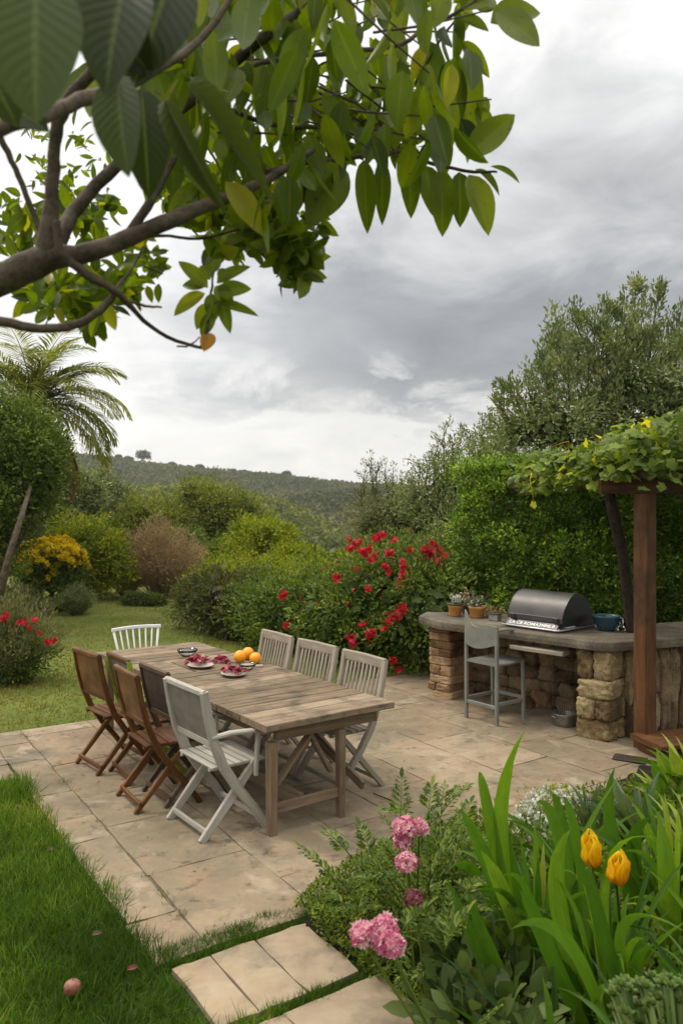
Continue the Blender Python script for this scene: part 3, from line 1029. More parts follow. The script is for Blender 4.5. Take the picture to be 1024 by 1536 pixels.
# thin air between the garden and the far hill
hz_ = bpy.data.materials.new('haze_air'); hz_.use_nodes = True
for nd in list(hz_.node_tree.nodes):
    if nd.type != 'OUTPUT_MATERIAL': hz_.node_tree.nodes.remove(nd)
pv = hz_.node_tree.nodes.new('ShaderNodeVolumePrincipled')
pv.inputs['Color'].default_value = (.9, .93, .96, 1)
pv.inputs['Density'].default_value = HAZE
pv.inputs['Anisotropy'].default_value = .3
hz_.node_tree.links.new(pv.outputs[0], [n_ for n_ in hz_.node_tree.nodes if n_.type == 'OUTPUT_MATERIAL'][0].inputs['Volume'])
S_, Z0_, Z1_ = 1600, -36, 62
hb = MB().add([(x, y, z) for x in (-S_, S_) for y in (-S_, S_) for z in (Z0_, Z1_)], [(0, 1, 3, 2), (4, 6, 7, 5), (0, 4, 5, 1), (2, 3, 7, 6), (0, 2, 6, 4), (1, 5, 7, 3)])
tag(hb.build('haze', hz_), 'faint pale haze softening the far hillside', 'haze', kind='stuff')

# ================================================================== table
TA = np.array([-.471, 4.9]); TU = np.array([-.591, .807]); TV = np.array([.807, .591])
RZT = math.atan2(TU[1], TU[0])           # local x runs along the table, away from the viewer


def tw(s, w_, z=0.0):
    a = TA + TU * s + TV * w_
    return np.array([a[0], a[1], z])


# local frame: x = s, y = -w  (right handed)
t = thing('dining_table', 'long weathered grey wooden plank table on brown trestle legs, set on the patio', 'table', tuple(tw(0, 0)), RZT)
mb = MB()
s = 0.0
while s < 3.19:
    wd = float(U(.13, .185))
    if s == 0: wd = .2
    s1 = min(s + wd, 3.2)
    if 3.2 - s1 < .07: s1 = 3.2
    e0, e1 = U(-.006, .006), U(-.006, .006)
    mb.sweep([(s + (s1 - s) / 2, e0, .727 + U(-.0015, .0015)), (s + (s1 - s) / 2, -1.05 + e1, .727 + U(-.0015, .0015))], s1 - s - .010, .045, (0, 0, 1), .005)
    s = s1
mb.build('tabletop', M['wood_table'], t)
mb = MB()
for yy in (-.09, -.95):
    mb.box((1.6, yy, .665), (2.86, .028, .078))
mb.box((.075, -.52, .664), (.045, .83, .08)); mb.box((3.08, -.52, .664), (.045, .83, .08)); mb.box((1.6, -.52, .66), (.05, .82, .07))
mb.build('apron', M['wood_leg'], t)
for (sx_, yy, c) in ((.065, -.075, .055), (.055, -.615, .05), (3.1, -.1, .06), (3.1, -.95, .06)):
    MB().sweep([(sx_, yy, 0), (sx_, yy, .705 if yy not in (-.075, -.615) else .62)], [c * .95, c * 1.15], [c * 1.1, c * 1.25], (1, 0, 0), .006).build('leg', M['wood_leg'], t)
MB().sweep([(.06, -.10, .19), (.06, -.59, .19)], .03, .062, wob=.001).build('stretcher', M['wood_leg'], t)
MB().sweep([(3.1, -.12, .19), (3.1, -.93, .19)], .03, .062).build('stretcher', M['wood_leg'], t)
MB().sweep([(.10, -.13, .33), (.10, -.44, .66)], .025, .06, (1, 0, 0)).build('brace', M['wood_leg'], t)
MB().sweep([(.10, -.56, .33), (.10, -.40, .60)], .025, .055, (1, 0, 0)).build('brace', M['wood_leg'], t)
MB().sweep([(.12, -.34, .17), (3.08, -.34, .17)], .035, .10, wob=.002).build('long_stretcher', M['wood_leg'], t)
MB().sweep([(.12, -.86, .16), (1.3, -.80, .62)], .03, .06, wob=.002).build('long_brace', M['wood_leg'], t)

# ================================================================== chairs: local y points forward (to the table)
POST = [(0, .95), (.03, .78), (.07, .62), (.135, .46), (.24, .30), (.36, .15), (.46, 0)]


def chair(name, label, cat, frame, panel, kind='panel', arms=False, post=None, seatmat=None, rail=None, hw=.235, rake=0.0, th=.036, tx=.034):
    t = thing(name, label, cat)
    for sg in (-1, 1):
        x = sg * hw
        pts = [(x, y - rake * z, z) for (y, z) in POST]
        MB().sweep(pts, [th, th * 1.05, th * 1.15, th * 1.25, th * 1.2, th * 1.1, th], tx, (1, 0, 0), .006, wob=.001).build('front_leg', M[post or frame], t)
        x = sg * (hw - .034)
        MB().sweep([(x, 0, 0), (x, .20, .225), (x, .395, .445)], [th * .95, th * 1.2, th], tx * .8, (1, 0, 0), .005).build('rear_leg', M[frame], t)
    MB().sweep([(-hw + .02, .035, .055), (hw - .02, .035, .055)], .02, .034).build('stretcher', M[frame], t)
    MB().sweep([(-hw, .40, .085), (hw, .40, .085)], .02, .032).build('stretcher', M[frame], t)
    # seat
    mb = MB()
    for yy in np.linspace(.10, .44, 7):
        mb.sweep([(-hw + .03, yy, .447), (hw - .03, yy, .447)], .046, .015, wob=.0006)
    for x in (-hw + .07, hw - .07):
        mb.sweep([(x, .07, .433), (x, .46, .433)], .022, .02)
    mb.build('seat', M[seatmat or frame], t)

    def yb(z): return float(np.interp(-z, [-.95, -.78, -.62, -.46], [0, .03, .07, .135])) - rake * z
    mb = MB()
    if kind == 'panel':
        mb.sweep([(0, yb(.61) + .004, .61), (0, yb(.77) + .002, .77), (0, yb(.915), .915)], 2 * hw - .02, .011, (0, 1, 0), .004)
        bk = mb.build('backrest', M[panel], t)
        MB().sweep([(-hw - .008, yb(.945), .94), (0, yb(.945) - .012, .945), (hw + .008, yb(.945), .94)], .032, .042, (0, 0, 1), .009).build('top_rail', M[rail or frame], bk)
        MB().sweep([(-hw, yb(.60), .60), (hw, yb(.60), .60)], .024, .045, (0, 0, 1), .006).build('lower_rail', M[frame], bk)
    else:
        za, zb = .60, .935
        mb.sweep([(-hw - .014, yb(.93), .925), (0, yb(.93) - .008, .928), (hw + .014, yb(.93), .925)], .03, .082, (0, 0, 1), .008)
        bk = mb.build('backrest', M[frame], t)
        MB().sweep([(-hw + .01, yb(.60), .60), (hw - .01, yb(.60), .60)], .024, .05, (0, 0, 1), .006).build('lower_rail', M[frame], bk)
        mb = MB()
        for x in np.linspace(-hw + .06, hw - .06, 9):
            mb.sweep([(x, yb(.62), .615), (x, yb(.9) - .004, .9)], .024, .011, (0, 1, 0), .002)
        mb.build('slats', M[frame], bk)
    if arms:
        for sg in (-1, 1):
            MB().sweep([(sg * (hw + .004), yb(.66) - .01, .655), (sg * (hw + .022), .18, .672), (sg * (hw + .024), .34, .66), (sg * (hw + .004), .46, .615)],
                       [.04, .05, .052, .04], [.028, .026, .026, .022], (0, 0, 1), .008).build('armrest', M[post or frame], t)
            MB().sweep([(sg * (hw + .006), .37, .36), (sg * (hw + .014), .385, .65)], .026, .032, (1, 0, 0), .005).build('arm_support', M[post or frame], t)
    return t


RZL = math.atan2(-TV[0], TV[1]); RZR = RZL + math.pi


def put(t, s_, w_, rz, j=0.0, z=.022):
    p = tw(s_, w_, z)
    t.location = p
    t.rotation_euler = (0, 0, rz + R(j))
    return t


GL = 'folding chairs along the lawn side of the table'
GR = 'slatted folding chairs along the far side of the table'
c1 = put(chair('folding_chair', 'brown wooden folding chair with tan canvas back, farthest along the lawn side', 'chair', 'wood_brown', 'leather'), 2.04, -.47, RZL, 5)
c2 = put(chair('folding_chair', 'folding chair with lime green posts and grey back, between two brown chairs', 'chair', 'wood_brown', 'canvas_grey', post='lime'), 1.68, -.34, RZL, -1)
c3 = put(chair('folding_chair', 'reddish brown folding chair with tan canvas back, standing in front of the dark chair', 'chair', 'wood_brown', 'leather'), 1.12, -.49, RZL, -3)
c4 = put(chair('folding_chair', 'dark brown folding chair with taupe back and white arms, behind the white chair', 'chair', 'wood_dark', 'canvas_taupe', arms=False), 1.10, -.29, RZL, 0)
for sg in (-1, 1):
    MB().sweep([(sg * .24, .06, .60), (sg * .262, .2, .62), (sg * .262, .36, .60), (sg * .24, .46, .56)], [.036, .045, .045, .04], .024, (0, 0, 1), .008).build('armrest', M['wood_white'], c4)
c5 = put(chair('folding_armchair', 'worn white folding armchair with grey canvas back, nearest chair on the lawn side', 'chair', 'wood_white', 'canvas_grey', arms=True, hw=.27, th=.052, tx=.038), .46, -.345, RZL, 1)
for c in (c1, c2, c3, c4, c5): c['group'] = GL
src = chair('slatted_chair', 'silver grey slatted folding chair at the near end of its row of three', 'chair', 'wood_grey', 'wood_grey', 'slat', hw=.26, tx=.05)
src['group'] = GR
put(src, .585, 1.235, RZR, -1)
for (s_, l, j) in ((1.25, 'middle one of the three silver grey slatted folding chairs facing the brown chairs', 1.5), (1.9, 'silver grey slatted folding chair beside the oranges, farthest of its row', -2)):
    c = copy_tree(src)
    c['label'] = l
    put(c, s_, 1.245, RZR, j)

# white spindle chair at the far end
t = thing('spindle_chair', 'white painted spindle-back chair at the far end of the table on the lawn', 'chair', tuple(tw(3.56, .56, 0)), math.atan2(TU[0], -TU[1]))
MB().sweep([(-.235, .14, .44), (.235, .14, .44)], .40, .03, (0, 0, 1), .01).build('seat', M['white_paint'], t).location = (0, .08, 0)
bk = MB().sweep([(-.265, -.03, .885), (-.14, -.045, .893), (0, -.05, .896), (.14, -.045, .893), (.265, -.03, .885)], .022, .034, (0, 0, 1), .006).build('backrest', M['white_paint'], t)
mb = MB()
for i, x in enumerate(np.linspace(-1, 1, 8)):
    mb.tube([(x * .175, .04, .455), (x * .21, .0, .67), (x * .245, -.04 - .01 * (1 - x * x), .885)], .0085 if 0 < i < 7 else .013, 8)
mb.build('spindles', M['white_paint'], bk)
for (x, y) in ((-.19, .06), (.19, .06), (-.19, .38), (.19, .38)):
    MB().tube([(x * 1.12, y + (.05 if y > .2 else -.06), 0), (x * 1.03, y, .24), (x * .95, y, .44)], [.013, .018, .014], 10).build('leg', M['white_paint'], t)
MB().tube([(-.2, .02, .18), (.2, .02, .18)], .009, 8).build('stretcher', M['white_paint'], t)

# ------------------------------------------------------------------ on the table
ZT = .7495


def place(px, py, z=ZT):
    return G(px, py, z)


t = thing('placemat', 'dark brown rectangular board lying on the table under the first plate', 'placemat', tuple(place(304, 998)), RZT)
MB().box((0, 0, .003), (.56, .34, .005), 0, .001).build('mat', M['wood_leg'], t)


def dish(loc, rz, label, rx, mat='ceramic'):
    t = thing('plate', label, 'plate', tuple(loc), rz, 'plates of red leaves on the table')
    o = MB().lathe([(.0, .004), (.06, .004), (.075, .0), (.08, .006), (.115, .02), (.128, .024), (.127, .028), (.112, .025), (.078, .012), (0, .010)], n=40).build('dish', M[mat], t)
    o.scale = (rx, .85 * rx, 1)
    return t


def salad(label, loc, n, sx_, sy_, hz, rz):
    """heap of crumpled red leaves"""
    t = thing('red_salad_leaves', label, 'salad', tuple(loc), rz, 'heaps of red salad leaves')
    pos = np.c_[RNG.normal(size=(n, 2)) * (sx_, sy_), np.zeros(n)]
    e = np.exp(-(pos[:, 0] / sx_ / 1.6) ** 2 - (pos[:, 1] / sy_ / 1.6) ** 2)
    pos[:, 2] = .022 + U(0, 1, n) * hz * e
    G_ = grid_leaf(5, 4, .5, .5, .34, .03)
    dr = nrm(np.c_[pos[:, :2] * 8 + RNG.normal(size=(n, 2)) * .7, U(.05, .9, n)])
    V, Fc, rn = scatter(G_, pos, dr, rdir(n) * .6 + (0, 0, 1), U(.035, .07, n))
    V[:, 2] = np.maximum(V[:, 2], .016)
    build_np('leaves', V, Fc, M['radicchio'], t, rn, smooth=True)
    return t


dish(place(301, 1001, ZT + .006), RZT, 'white oval plate of dark red leaves lying on the brown board', 1.0)
salad('heap of dark red leaves on the plate that lies on the brown board', place(299, 997, ZT + .006), 46, .055, .035, .055, RZT)
dish(place(350, 1014), RZT, 'white plate of red leaves nearest the oranges on bare table planks', .9)
salad('heap of bright red leaves on the plate lying directly on bare planks', place(351, 1011), 34, .05, .033, .035, RZT)
salad('loose pink red leaves lying between the two plates', place(331, 997, ZT - .015), 26, .035, .03, .05, RZT)
for (px, py, l) in ((360, 994, 'leftmost of the three oranges on the table'), (372, 989, 'orange at the back, between the other two oranges'), (383, 996, 'smaller orange nearest the slatted chairs')):
    rr_ = .057 if px != 383 else .053
    t = thing('orange', l, 'orange', tuple(place(px, py)), 0, 'oranges on the table')
    mb = MB()
    prof = [(rr_ * math.sin(a) * (1 + .02 * math.cos(a)), rr_ * (1 - math.cos(a)) * .97) for a in np.linspace(.02, math.pi - .02, 18)]
    mb.lathe(prof, n=26).build('peel', M['orange'], t)
    MB().lathe([(.001, rr_ * 1.945), (.005, rr_ * 1.94), (.006, rr_ * 1.925)], n=8).build('stem_scar', M['wood_leg'], t)
gp = [(.001, .004), (.035, .003), (.05, .012), (.085, .05), (.095, .075), (.092, .075), (.082, .052), (.048, .016), (.001, .008)]
t = thing('glass_bowl', 'clear glass bowl standing at the far end of the table behind the first plate', 'bowl', tuple(place(281, 986)), 0)
MB().lathe(gp, n=36).build('bowl', M['glass'], t)
t = thing('glass_bowl', 'small clear glass bowl beside the oranges, next to the second plate', 'bowl', tuple(place(371, 1006)), 0)
MB().lathe([(a * .8, b * .8) for a, b in gp], n=36).build('bowl', M['glass'], t)
t = thing('wooden_board', 'pale narrow wooden board lying in front of the oranges', 'board', tuple(place(372, 1000)), RZT + R(60))
MB().box((0, 0, .006), (.26, .07, .012)).build('board', M['wood_grey'], t).location = (0, 0, 0)

# ================================================================== outdoor kitchen
ka = np.array([.7071, -.7071]); kb = np.array([.7071, .7071])
ZC = .93
t = thing('stone_counter', 'outdoor kitchen counter with grey stone worktop on rough stone piers', 'counter')
SL = [(.88, 8.80), (1.02, 8.36), (1.06, 8.30), (2.27, 7.05), (2.335, 6.99), (2.44, 6.98), (4.4, 7.70), (4.1, 8.5), (2.80, 7.98), (1.80, 8.98), (1.0, 9.12)]
V, Fc = [], []
L = []
n = len(SL)
for i in range(n):
    a, b = np.array(SL[i]), np.array(SL[(i + 1) % n])
    m = max(1, int(np.linalg.norm(b - a) / .12))
    for j in range(m): L.append(a + (b - a) * j / m)
cen = np.mean(L, 0)
n = len(L)
prof = [(0.0, ZC - .085), (-.006, ZC - .05), (-.002, ZC - .01), (.010, ZC)]
for (off, z) in prof:
    for i, p in enumerate(L):
        tn = nrm(L[(i + 1) % n] - L[i - 1]); nn_ = np.array([tn[1], -tn[0]])
        nz_ = .006 * mnoise.noise(Vector((p[0] * 7, p[1] * 7, z * 9)))
        q = p + nn_ * (nz_ - off)
        V.append((q[0], q[1], z))
for k_ in range(3):
    for i in range(n):
        Fc.append((k_ * n + i, k_ * n + (i + 1) % n, (k_ + 1) * n + (i + 1) % n, (k_ + 1) * n + i))
Fc.append(tuple(3 * n + i for i in range(n)))
Fc.append(tuple(range(n - 1, -1, -1)))
MB().add(V, Fc).build('worktop', M['slab'], t)


def stone_pier(C, w_, dpt, z1, mode, mat):
    """C nearest corner; front face runs back along -ka, side along kb"""
    mb = MB()
    C = np.array(C)
    rz = math.atan2(ka[1], ka[0])
    o = C - ka * w_ / 2 + kb * dpt / 2
    z = 0.0
    i = 0
    while z < z1 - .02:
        if mode == 'brick':
            h = float(U(.085, .125))
            h = min(h, z1 - z)
            if z1 - z - h < .05: h = z1 - z
            jx = U(-.012, .012, 2)
            cuts = [0, 1] if i % 2 == 0 else [0, .45 + U(-.1, .1), 1]
            for a, b in zip(cuts[:-1], cuts[1:]):
                c = o + ka * (w_ * ((a + b) / 2 - .5)) + jx
                mb.rock((*c, z + h / 2), (w_ * (b - a) * 1.02, dpt * 1.02, h * 1.03), rz + U(-.03, .03), 12, 12, .04, fr=3)
        else:
            h = float(U(.15, .22))
            if z1 - z - h < .1: h = z1 - z
            cw = [0, .5 + U(-.12, .12), 1] if i % 2 else [0, 1]
            cd = [0, .5 + U(-.1, .1), 1] if i % 2 == 0 else [0, .62, 1]
            for a, b in zip(cw[:-1], cw[1:]):
                for c0, c1 in zip(cd[:-1], cd[1:]):
                    c = o + ka * (w_ * ((a + b) / 2 - .5) + U(-.008, .014)) + kb * (dpt * ((c0 + c1) / 2 - .5) + U(-.012, .008))
                    mb.rock((*c, z + h / 2), (w_ * (b - a) * 1.09, dpt * (c1 - c0) * 1.09, h * 1.07), rz + U(-.04, .04), 14, 5.2, .12, fr=3.0, tilt=U(-.03, .03))
        z += h; i += 1
    p = mb.build('pier', M[mat], t)
    c2 = MB().box((o[0], o[1], z1 / 2 - .01), (w_ * .9, dpt * .9, z1 - .02), rz)
    c2.build('pier_core', M['mortar'], p)


stone_pier((1.2, 8.58), .30, .45, ZC - .095, 'brick', 'brick_stone')
stone_pier((2.40, 6.99), .31, .44, ZC - .095, 'rubble', 'rubble')
# recessed back wall of field stones
mb = MB()
bw0, bw1 = np.array([1.45, 9.05]), np.array([2.85, 7.75])
for z in np.arange(.08, .84, .145):
    for s_ in np.arange(.05 + U(0, .08), 1.9, .2):
        c = bw0 + nrm(bw1 - bw0) * s_
        mb.rock((c[0], c[1], z), (.23 + U(-.03, .03), .18, .165), rz=R(-45) + U(-.2, .2), k=6, p=3.5, amp=.22, tilt=U(-.2, .2))
mb.build('back_wall', M['wall_rock'], t)
c = (bw0 + bw1) / 2 + kb * .05
MB().box((c[0], c[1], .4), (1.9, .1, .8), R(-43)).build('back_wall_core', M['mortar'], t)
# heaped rocks on the ground at the back
# right hand wall of upright split stones
mb = MB()
cdir = nrm(np.array([1.9, .68])); cst = np.array([2.62, 7.16])
s_ = .02
while s_ < 1.85:
    wd = float(U(.075, .14))
    z0 = 0
    cuts = [0, ZC - .1] if U(0, 1) < .35 else [0, float(U(.3, .55)), ZC - .1]
    for a, b in zip(cuts[:-1], cuts[1:]):
        c = cst + cdir * (s_ + wd / 2) + np.array([-cdir[1], cdir[0]]) * (.06 + U(-.015, .015))
        mb.rock((c[0], c[1], (a + b) / 2), (wd * .98, .2, (b - a) * 1.03), math.atan2(cdir[1], cdir[0]), 12, 4, .26, fr=2.2, tilt=U(-.10, .10))
    s_ += wd
mb.build('side_wall', M['wall_rock'], t)
c = cst + cdir * .95 + np.array([-cdir[1], cdir[0]]) * .12
MB().box((c[0], c[1], .41), (1.85, .1, .8), math.atan2(cdir[1], cdir[0])).build('side_wall_core', M['mortar'], t)
# pull-out plank shelf
sh0 = np.array([1.66, 7.70]); sh1 = np.array([2.08, 7.28])
mb = MB()
mid_ = (sh0 + sh1) / 2 + kb * .06
mb.sweep([(*(mid_ - ka * .29), .765), (*(mid_ - ka * .1), .768), (*(mid_ + ka * .1), .768), (*(mid_ + ka * .29), .765)], [.13, .19, .19, .15], .042, (0, 0, 1), .008)
mb.build('shelf', M['wood_grey'], t)
for s_ in (-.2, .2):
    c = mid_ + ka * s_
    MB().sweep([(*(c + kb * .0), .742), (*(c + kb * .22), .742), (*(c + kb * .26), .82)], .02, .02, (*ka, 0), .003).build('bracket', M['rust_metal'], t)

# pot and rocks beneath
t = thing('cooking_pot', 'dull metal cooking pot standing on the paving against the right stone pier', 'pot', tuple(G(846, 1091)), .4)
MB().lathe([(.001, .008), (.085, .004), (.1, .02), (.108, .08), (.112, .125), (.12, .14), (.116, .145), (.106, .13), (.1, .06), (.001, .02)], n=32).build('body', M['dull_metal'], t)
MB().tube([(.11, -.03, .11), (.145, -.03, .12), (.145, .03, .12), (.11, .03, .11)], .006, 8).build('handle', M['dull_metal'], t)
MB().tube([(-.11, -.03, .11), (-.145, -.03, .12), (-.145, .03, .12), (-.11, .03, .11)], .006, 8).build('handle', M['dull_metal'], t)
mb = MB()
for i in range(26):
    a = U(0, 2 * math.pi); r_ = U(0, .07)
    mb.tube([(r_ * math.cos(a), r_ * math.sin(a), .06), (r_ * math.cos(a) * 1.5, r_ * math.sin(a) * 1.5, .16 + U(0, .05))], [.004, .002], 5)
mb.build('dry_twigs', M['bark'], t)
for (px, py, s_, l) in ((812, 1062, .26, 'large reddish brown rock in the shadow under the worktop'), (790, 1063, .17, 'small brown rock beside the large one under the worktop'), (835, 1058, .2, 'grey brown rock behind the metal cooking pot')):
    p = G(px, py)
    b = MB().rock((0, 0, s_ * .36), (s_, s_ * .8, s_ * .78), U(0, 3), 9, 3, .25)
    o = b.build('rock', M['brick_stone'])
    o.location = p
    tag(o, l, 'rock', 'rocks under the worktop')

# ------------------------------------------------------------------ gas grill on the counter
gx_, gy_ = nrm(np.array([.42, -.50])), None
t = thing('gas_grill', 'black gas grill with rounded lid and white lettering, on the stone worktop', 'grill', (1.665, 7.955, ZC), math.atan2(gx_[1], gx_[0]))
LW, LD = .64, .62
mb = MB()
mb.sweep([(0.0, LD / 2 + .02, .02), (LW, LD / 2 + .02, .02)], LD, .04, (0, 0, 1), .008)
base_ = mb.build('base', M['grill_black'], t)
mb = MB()
# sloped control panel
V = [(.02, .0, .03), (LW - .02, .0, .03), (LW - .02, .06, .085), (.02, .06, .085), (.02, .10, .03), (LW - .02, .10, .03)]
mb.add(V, [(0, 1, 2, 3), (0, 3, 4), (1, 5, 2), (3, 2, 5, 4), (0, 4, 5, 1)])
pn = mb.build('control_panel', M['grill_black'], t)
mb = MB()
mb.tube([(-.02, .30, .035), (-.02, -.01, .03), (.0, -.03, .028), (LW, -.03, .028), (LW + .03, -.01, .03), (LW + .05, LD * .9, .035)], .009, 8)
mb.build('rim', M['steel'], t)
mb = MB()
mb.box((LW / 2, .045 + LD / 2, .06), (LW - .03, LD - .06, .055)).build('firebox', M['grill_black'], t)
def V_SEC(s_): return [(y, z + .003) for (y, z) in s_]


# lid: curved section extruded along x
sec = [(.065, .085), (.062, .13)] + [(.065 + (LD - .11) * (1 - math.cos(a)) / 2, .13 + .235 * math.sin(a) ** 1.45) for a in np.linspace(.12, math.pi - .5, 18)]
sec += [(LD - .05, .2), (LD - .04, .085)]
xs = [.0, .2, LW - .2, LW]
V, Fc = [], []
m = len(sec)
cy_ = sum(s[0] for s in sec) / m; cz_ = .14
for i, x in enumerate(xs):
    sc_ = 1
    for (y, z) in sec: V.append((x, cy_ + (y - cy_) * sc_, cz_ + (z - cz_) * sc_ if z > .1 else z))
for i in range(3):
    for j in range(m - 1):
        Fc.append((i * m + j, (i + 1) * m + j, (i + 1) * m + j + 1, i * m + j + 1))
hood = MB().add(V, Fc, smooth=True)
lid = hood.build('lid', M['grill_hood'], t)
for x in (-.004, LW + .004):
    e = MB().add([(x + dx, y, z) for dx in (-.004, .004) for (y, z) in V_SEC(sec)], [tuple(range(m)), tuple(m + j for j in range(m - 1, -1, -1))] + [(j, (j + 1) % m, m + (j + 1) % m, m + j) for j in range(m)])
    e.build('lid_end', M['grill_black'], lid)
MB().sweep([(.03, .055, .115), (LW - .03, .055, .115)], .008, .05, (0, 0, 1), .003).build('lid_lip', M['grill_hood'], lid)
mb = MB()
for x in (.06, LW - .07):
    mb.box((x, .045, .125), (.05, .02, .022), 0, .004)
    mb.box((x + .028, .04, .118), (.02, .02, .03), 0, .004)
mb.build('catches', M['rust_metal'], lid)
mb = MB()
for x in np.linspace(.1, LW - .1, 4):
    mb.tube([(x, .05, .05), (x, .012, .033)], [.017, .014], 14)
# white lettering on the panel
cu = bpy.data.curves.new('lettering', 'FONT')
cu.body = 'LA C8 ROMA2MMLB'
cu.size = .05
cu.extrude = .001
cu.offset = .0006
tmp = bpy.data.objects.new('lettering', cu)
COL.objects.link(tmp)
bpy.context.view_layer.update()
me = bpy.data.meshes.new_from_object(tmp.evaluated_get(bpy.context.evaluated_depsgraph_get()))
bpy.data.objects.remove(tmp)
me.materials.clear(); me.materials.append(M['print_white'])
o = link_mesh('lettering', me, pn)
tl = math.atan2(.055, .06)
wtx = max(v.co.x for v in me.vertices)
o.scale = ((LW - .10) / wtx, 1.0, 1)
o.rotation_euler = (tl, 0, 0)
o.location = (.05, .011, .044)
MB().box((LW - .0, .2, .043), (.03, .16, .004)).build('side_plate', M['print_white'], t)

# ------------------------------------------------------------------ bowl, jar, pots on the counter
t = thing('blue_bowl', 'dark blue glazed bowl standing on the worktop right of the grill', 'bowl', tuple(G(909, 946, ZC)), 0)
MB().lathe([(.001, .01), (.05, .0), (.07, .003), (.085, .02), (.12, .09), (.132, .135), (.138, .148), (.13, .152), (.122, .138), (.108, .09), (.07, .03), (.001, .022)], n=44).build('bowl', M['bowl_blue'], t)
t = thing('glass_jar', 'small clear ribbed glass between the blue bowl and the post', 'glass', tuple(G(931, 946, ZC)), 0)
MB().lathe([(.001, .006), (.036, .004), (.042, .02), (.045, .1), (.047, .12), (.043, .12), (.038, .03), (.001, .014)], n=20).build('glass', M['glass'], t)
t = thing('paper_napkin', 'crumpled white cloth on the worktop just behind the brown post', 'cloth', tuple(G(945, 944, ZC)), 0)
MB().rock((0, 0, .055), (.09, .09, .12), .3, 9, 2.5, .35).build('cloth', M['white_paint'], t)


def pot(name, label, px, py, r_, h, mat, rim=True):
    t = thing(name, label, 'plant pot', tuple(G(px, py, ZC)), U(0, 3), 'plant pots on the worktop')
    MB().lathe([(.001, .004), (r_ * .78, 0), (r_ * .84, h * .1), (r_, h * .78), (r_ * 1.02, h * .8), (r_ * 1.06, h), (r_ * .98, h), (r_ * .9, h * .84), (.001, h * .8)], n=32).build('pot', M[mat], t)
    return t


p1_ = pot('plant_pot', 'ochre glazed pot nearest the left end of the worktop', 682, 924, .078, .125, 'terracotta')
MB().lathe([(.001, .128), (.085, .126), (.098, .135), (.098, .142), (.08, .138), (.001, .136)], n=30).build('saucer', M['lf_irisg'], p1_)
p2_ = pot('plant_pot', 'small dark brown pot between the two ochre pots', 699, 921, .055, .11, 'pot_dark')
p3_ = pot('plant_pot', 'wide ochre glazed pot right of the small dark pot', 715, 926, .092, .125, 'terracotta')


def tuft(parent, n, h, spread, leaf, mat, z0=.1, T=T_KITE, flower=None, stem='bark', ls=.6):
    mb = MB()
    pos, dr = [], []
    for i in range(n):
        d = nrm(np.array([RNG.normal() * spread, RNG.normal() * spread, 1]))
        p0 = np.array([d[0] * .03, d[1] * .03, z0])
        L_ = h * U(.5, 1)
        p1 = p0 + d * L_ * .55
        p2 = p1 + nrm(d + rdir(1)[0] * .4) * L_ * .5
        mb.tube([p0, p1, p2], [.0028, .002, .0012], 4)
        for s_ in np.linspace(.3, 1, 6):
            q = p1 + (p2 - p1) * (s_ - .5) * 2 if s_ > .5 else p0 + (p1 - p0) * s_ * 2
            pos.append(q); dr.append(nrm(d * .5 + rdir(1)[0]))
    mb.build('stems', M[stem], parent)
    pos = np.repeat(np.array(pos), 2, 0) + rdir(len(pos) * 2) * .006
    V, Fc, rn = scatter(T, pos, rdir(len(pos)) + np.repeat(np.array(dr), 2, 0), rdir(len(pos)) + (0, 0, .6), leaf * U(ls, 1.3, len(pos)))
    build_np('leaves' if not flower else 'dry_flowers', V, Fc, M[mat], parent, rn)


tuft(p1_, 14, .13, .7, .028, 'white_fl', .13, flower=True)
tuft(p2_, 22, .20, .6, .025, 'lf_dry', .09)
tuft(p3_, 20, .17, .8, .03, 'lf_irisg', .1)
tuft(p3_, 10, .14, .8, .022, 'white_fl', .1, flower=True)
t = thing('dry_plant', 'tangle of dark dry stems lying on the worktop between the pots and the grill', 'dried plant', tuple(G(738, 926, ZC)), 0)
tuft(t, 46, .17, 1.4, .022, 'lf_dry', .01)
t = thing('dark_box', 'small dark metal tin behind the tall chair on the worktop', 'tin', tuple(G(742, 931, ZC)), R(-45))
MB().box((0, 0, .035), (.11, .08, .07), 0, .006).build('tin', M['dull_metal'], t)
MB().box((0, 0, .074), (.116, .086, .008), 0, .003).build('lid', M['rust_metal'], t)

# ------------------------------------------------------------------ tall stool-chair at the counter
S0, S1 = np.array([1.262, 7.86]), np.array([1.51, 7.535])
sa = nrm(S1 - S0); sb_ = np.array([-sa[1], sa[0]])
if sb_[1] < 0: sb_ = -sb_
W_ = .40
t = thing('bar_chair', 'tall grey painted bar chair with curved solid back, facing the stone worktop', 'bar chair', (S0[0], S0[1], .022), math.atan2(sa[1], sa[0]))
sp_ = M['stool_paint']
for (x, y, z1) in ((0, 0, .80), (W_, 0, .93), (.0, .40, .60), (W_, .40, .60)):
    MB().sweep([(x, y, 0), (x, y * .96, z1)], .034, .034, (0, 1, 0), .005).build('leg', sp_, t)
mb = MB()
nx_ = 14
V, Fc = [], []
for yy in (-.012, .012):
    for i in range(nx_ + 1):
        u = i / nx_
        x = -.015 + (W_ + .03) * u
        zt_ = 1.005 + .085 * math.exp(-((u - .0) / .16) ** 2) - .045 * math.sin(math.pi * min(1, u * 1.25)) + .0 - .045 * u
        zb_ = .76 - .045 * math.sin(math.pi * u) + .03 * u
        cv = -.04 * math.sin(math.pi * u)
        for j in range(6):
            V.append((x, yy + cv, zb_ + (zt_ - zb_) * j / 5))
m1 = (nx_ + 1) * 6
for i in range(nx_):
    for j in range(5):
        a = i * 6 + j
        Fc.append((a, a + 6, a + 7, a + 1)); Fc.append((m1 + a, m1 + a + 1, m1 + a + 7, m1 + a + 6))
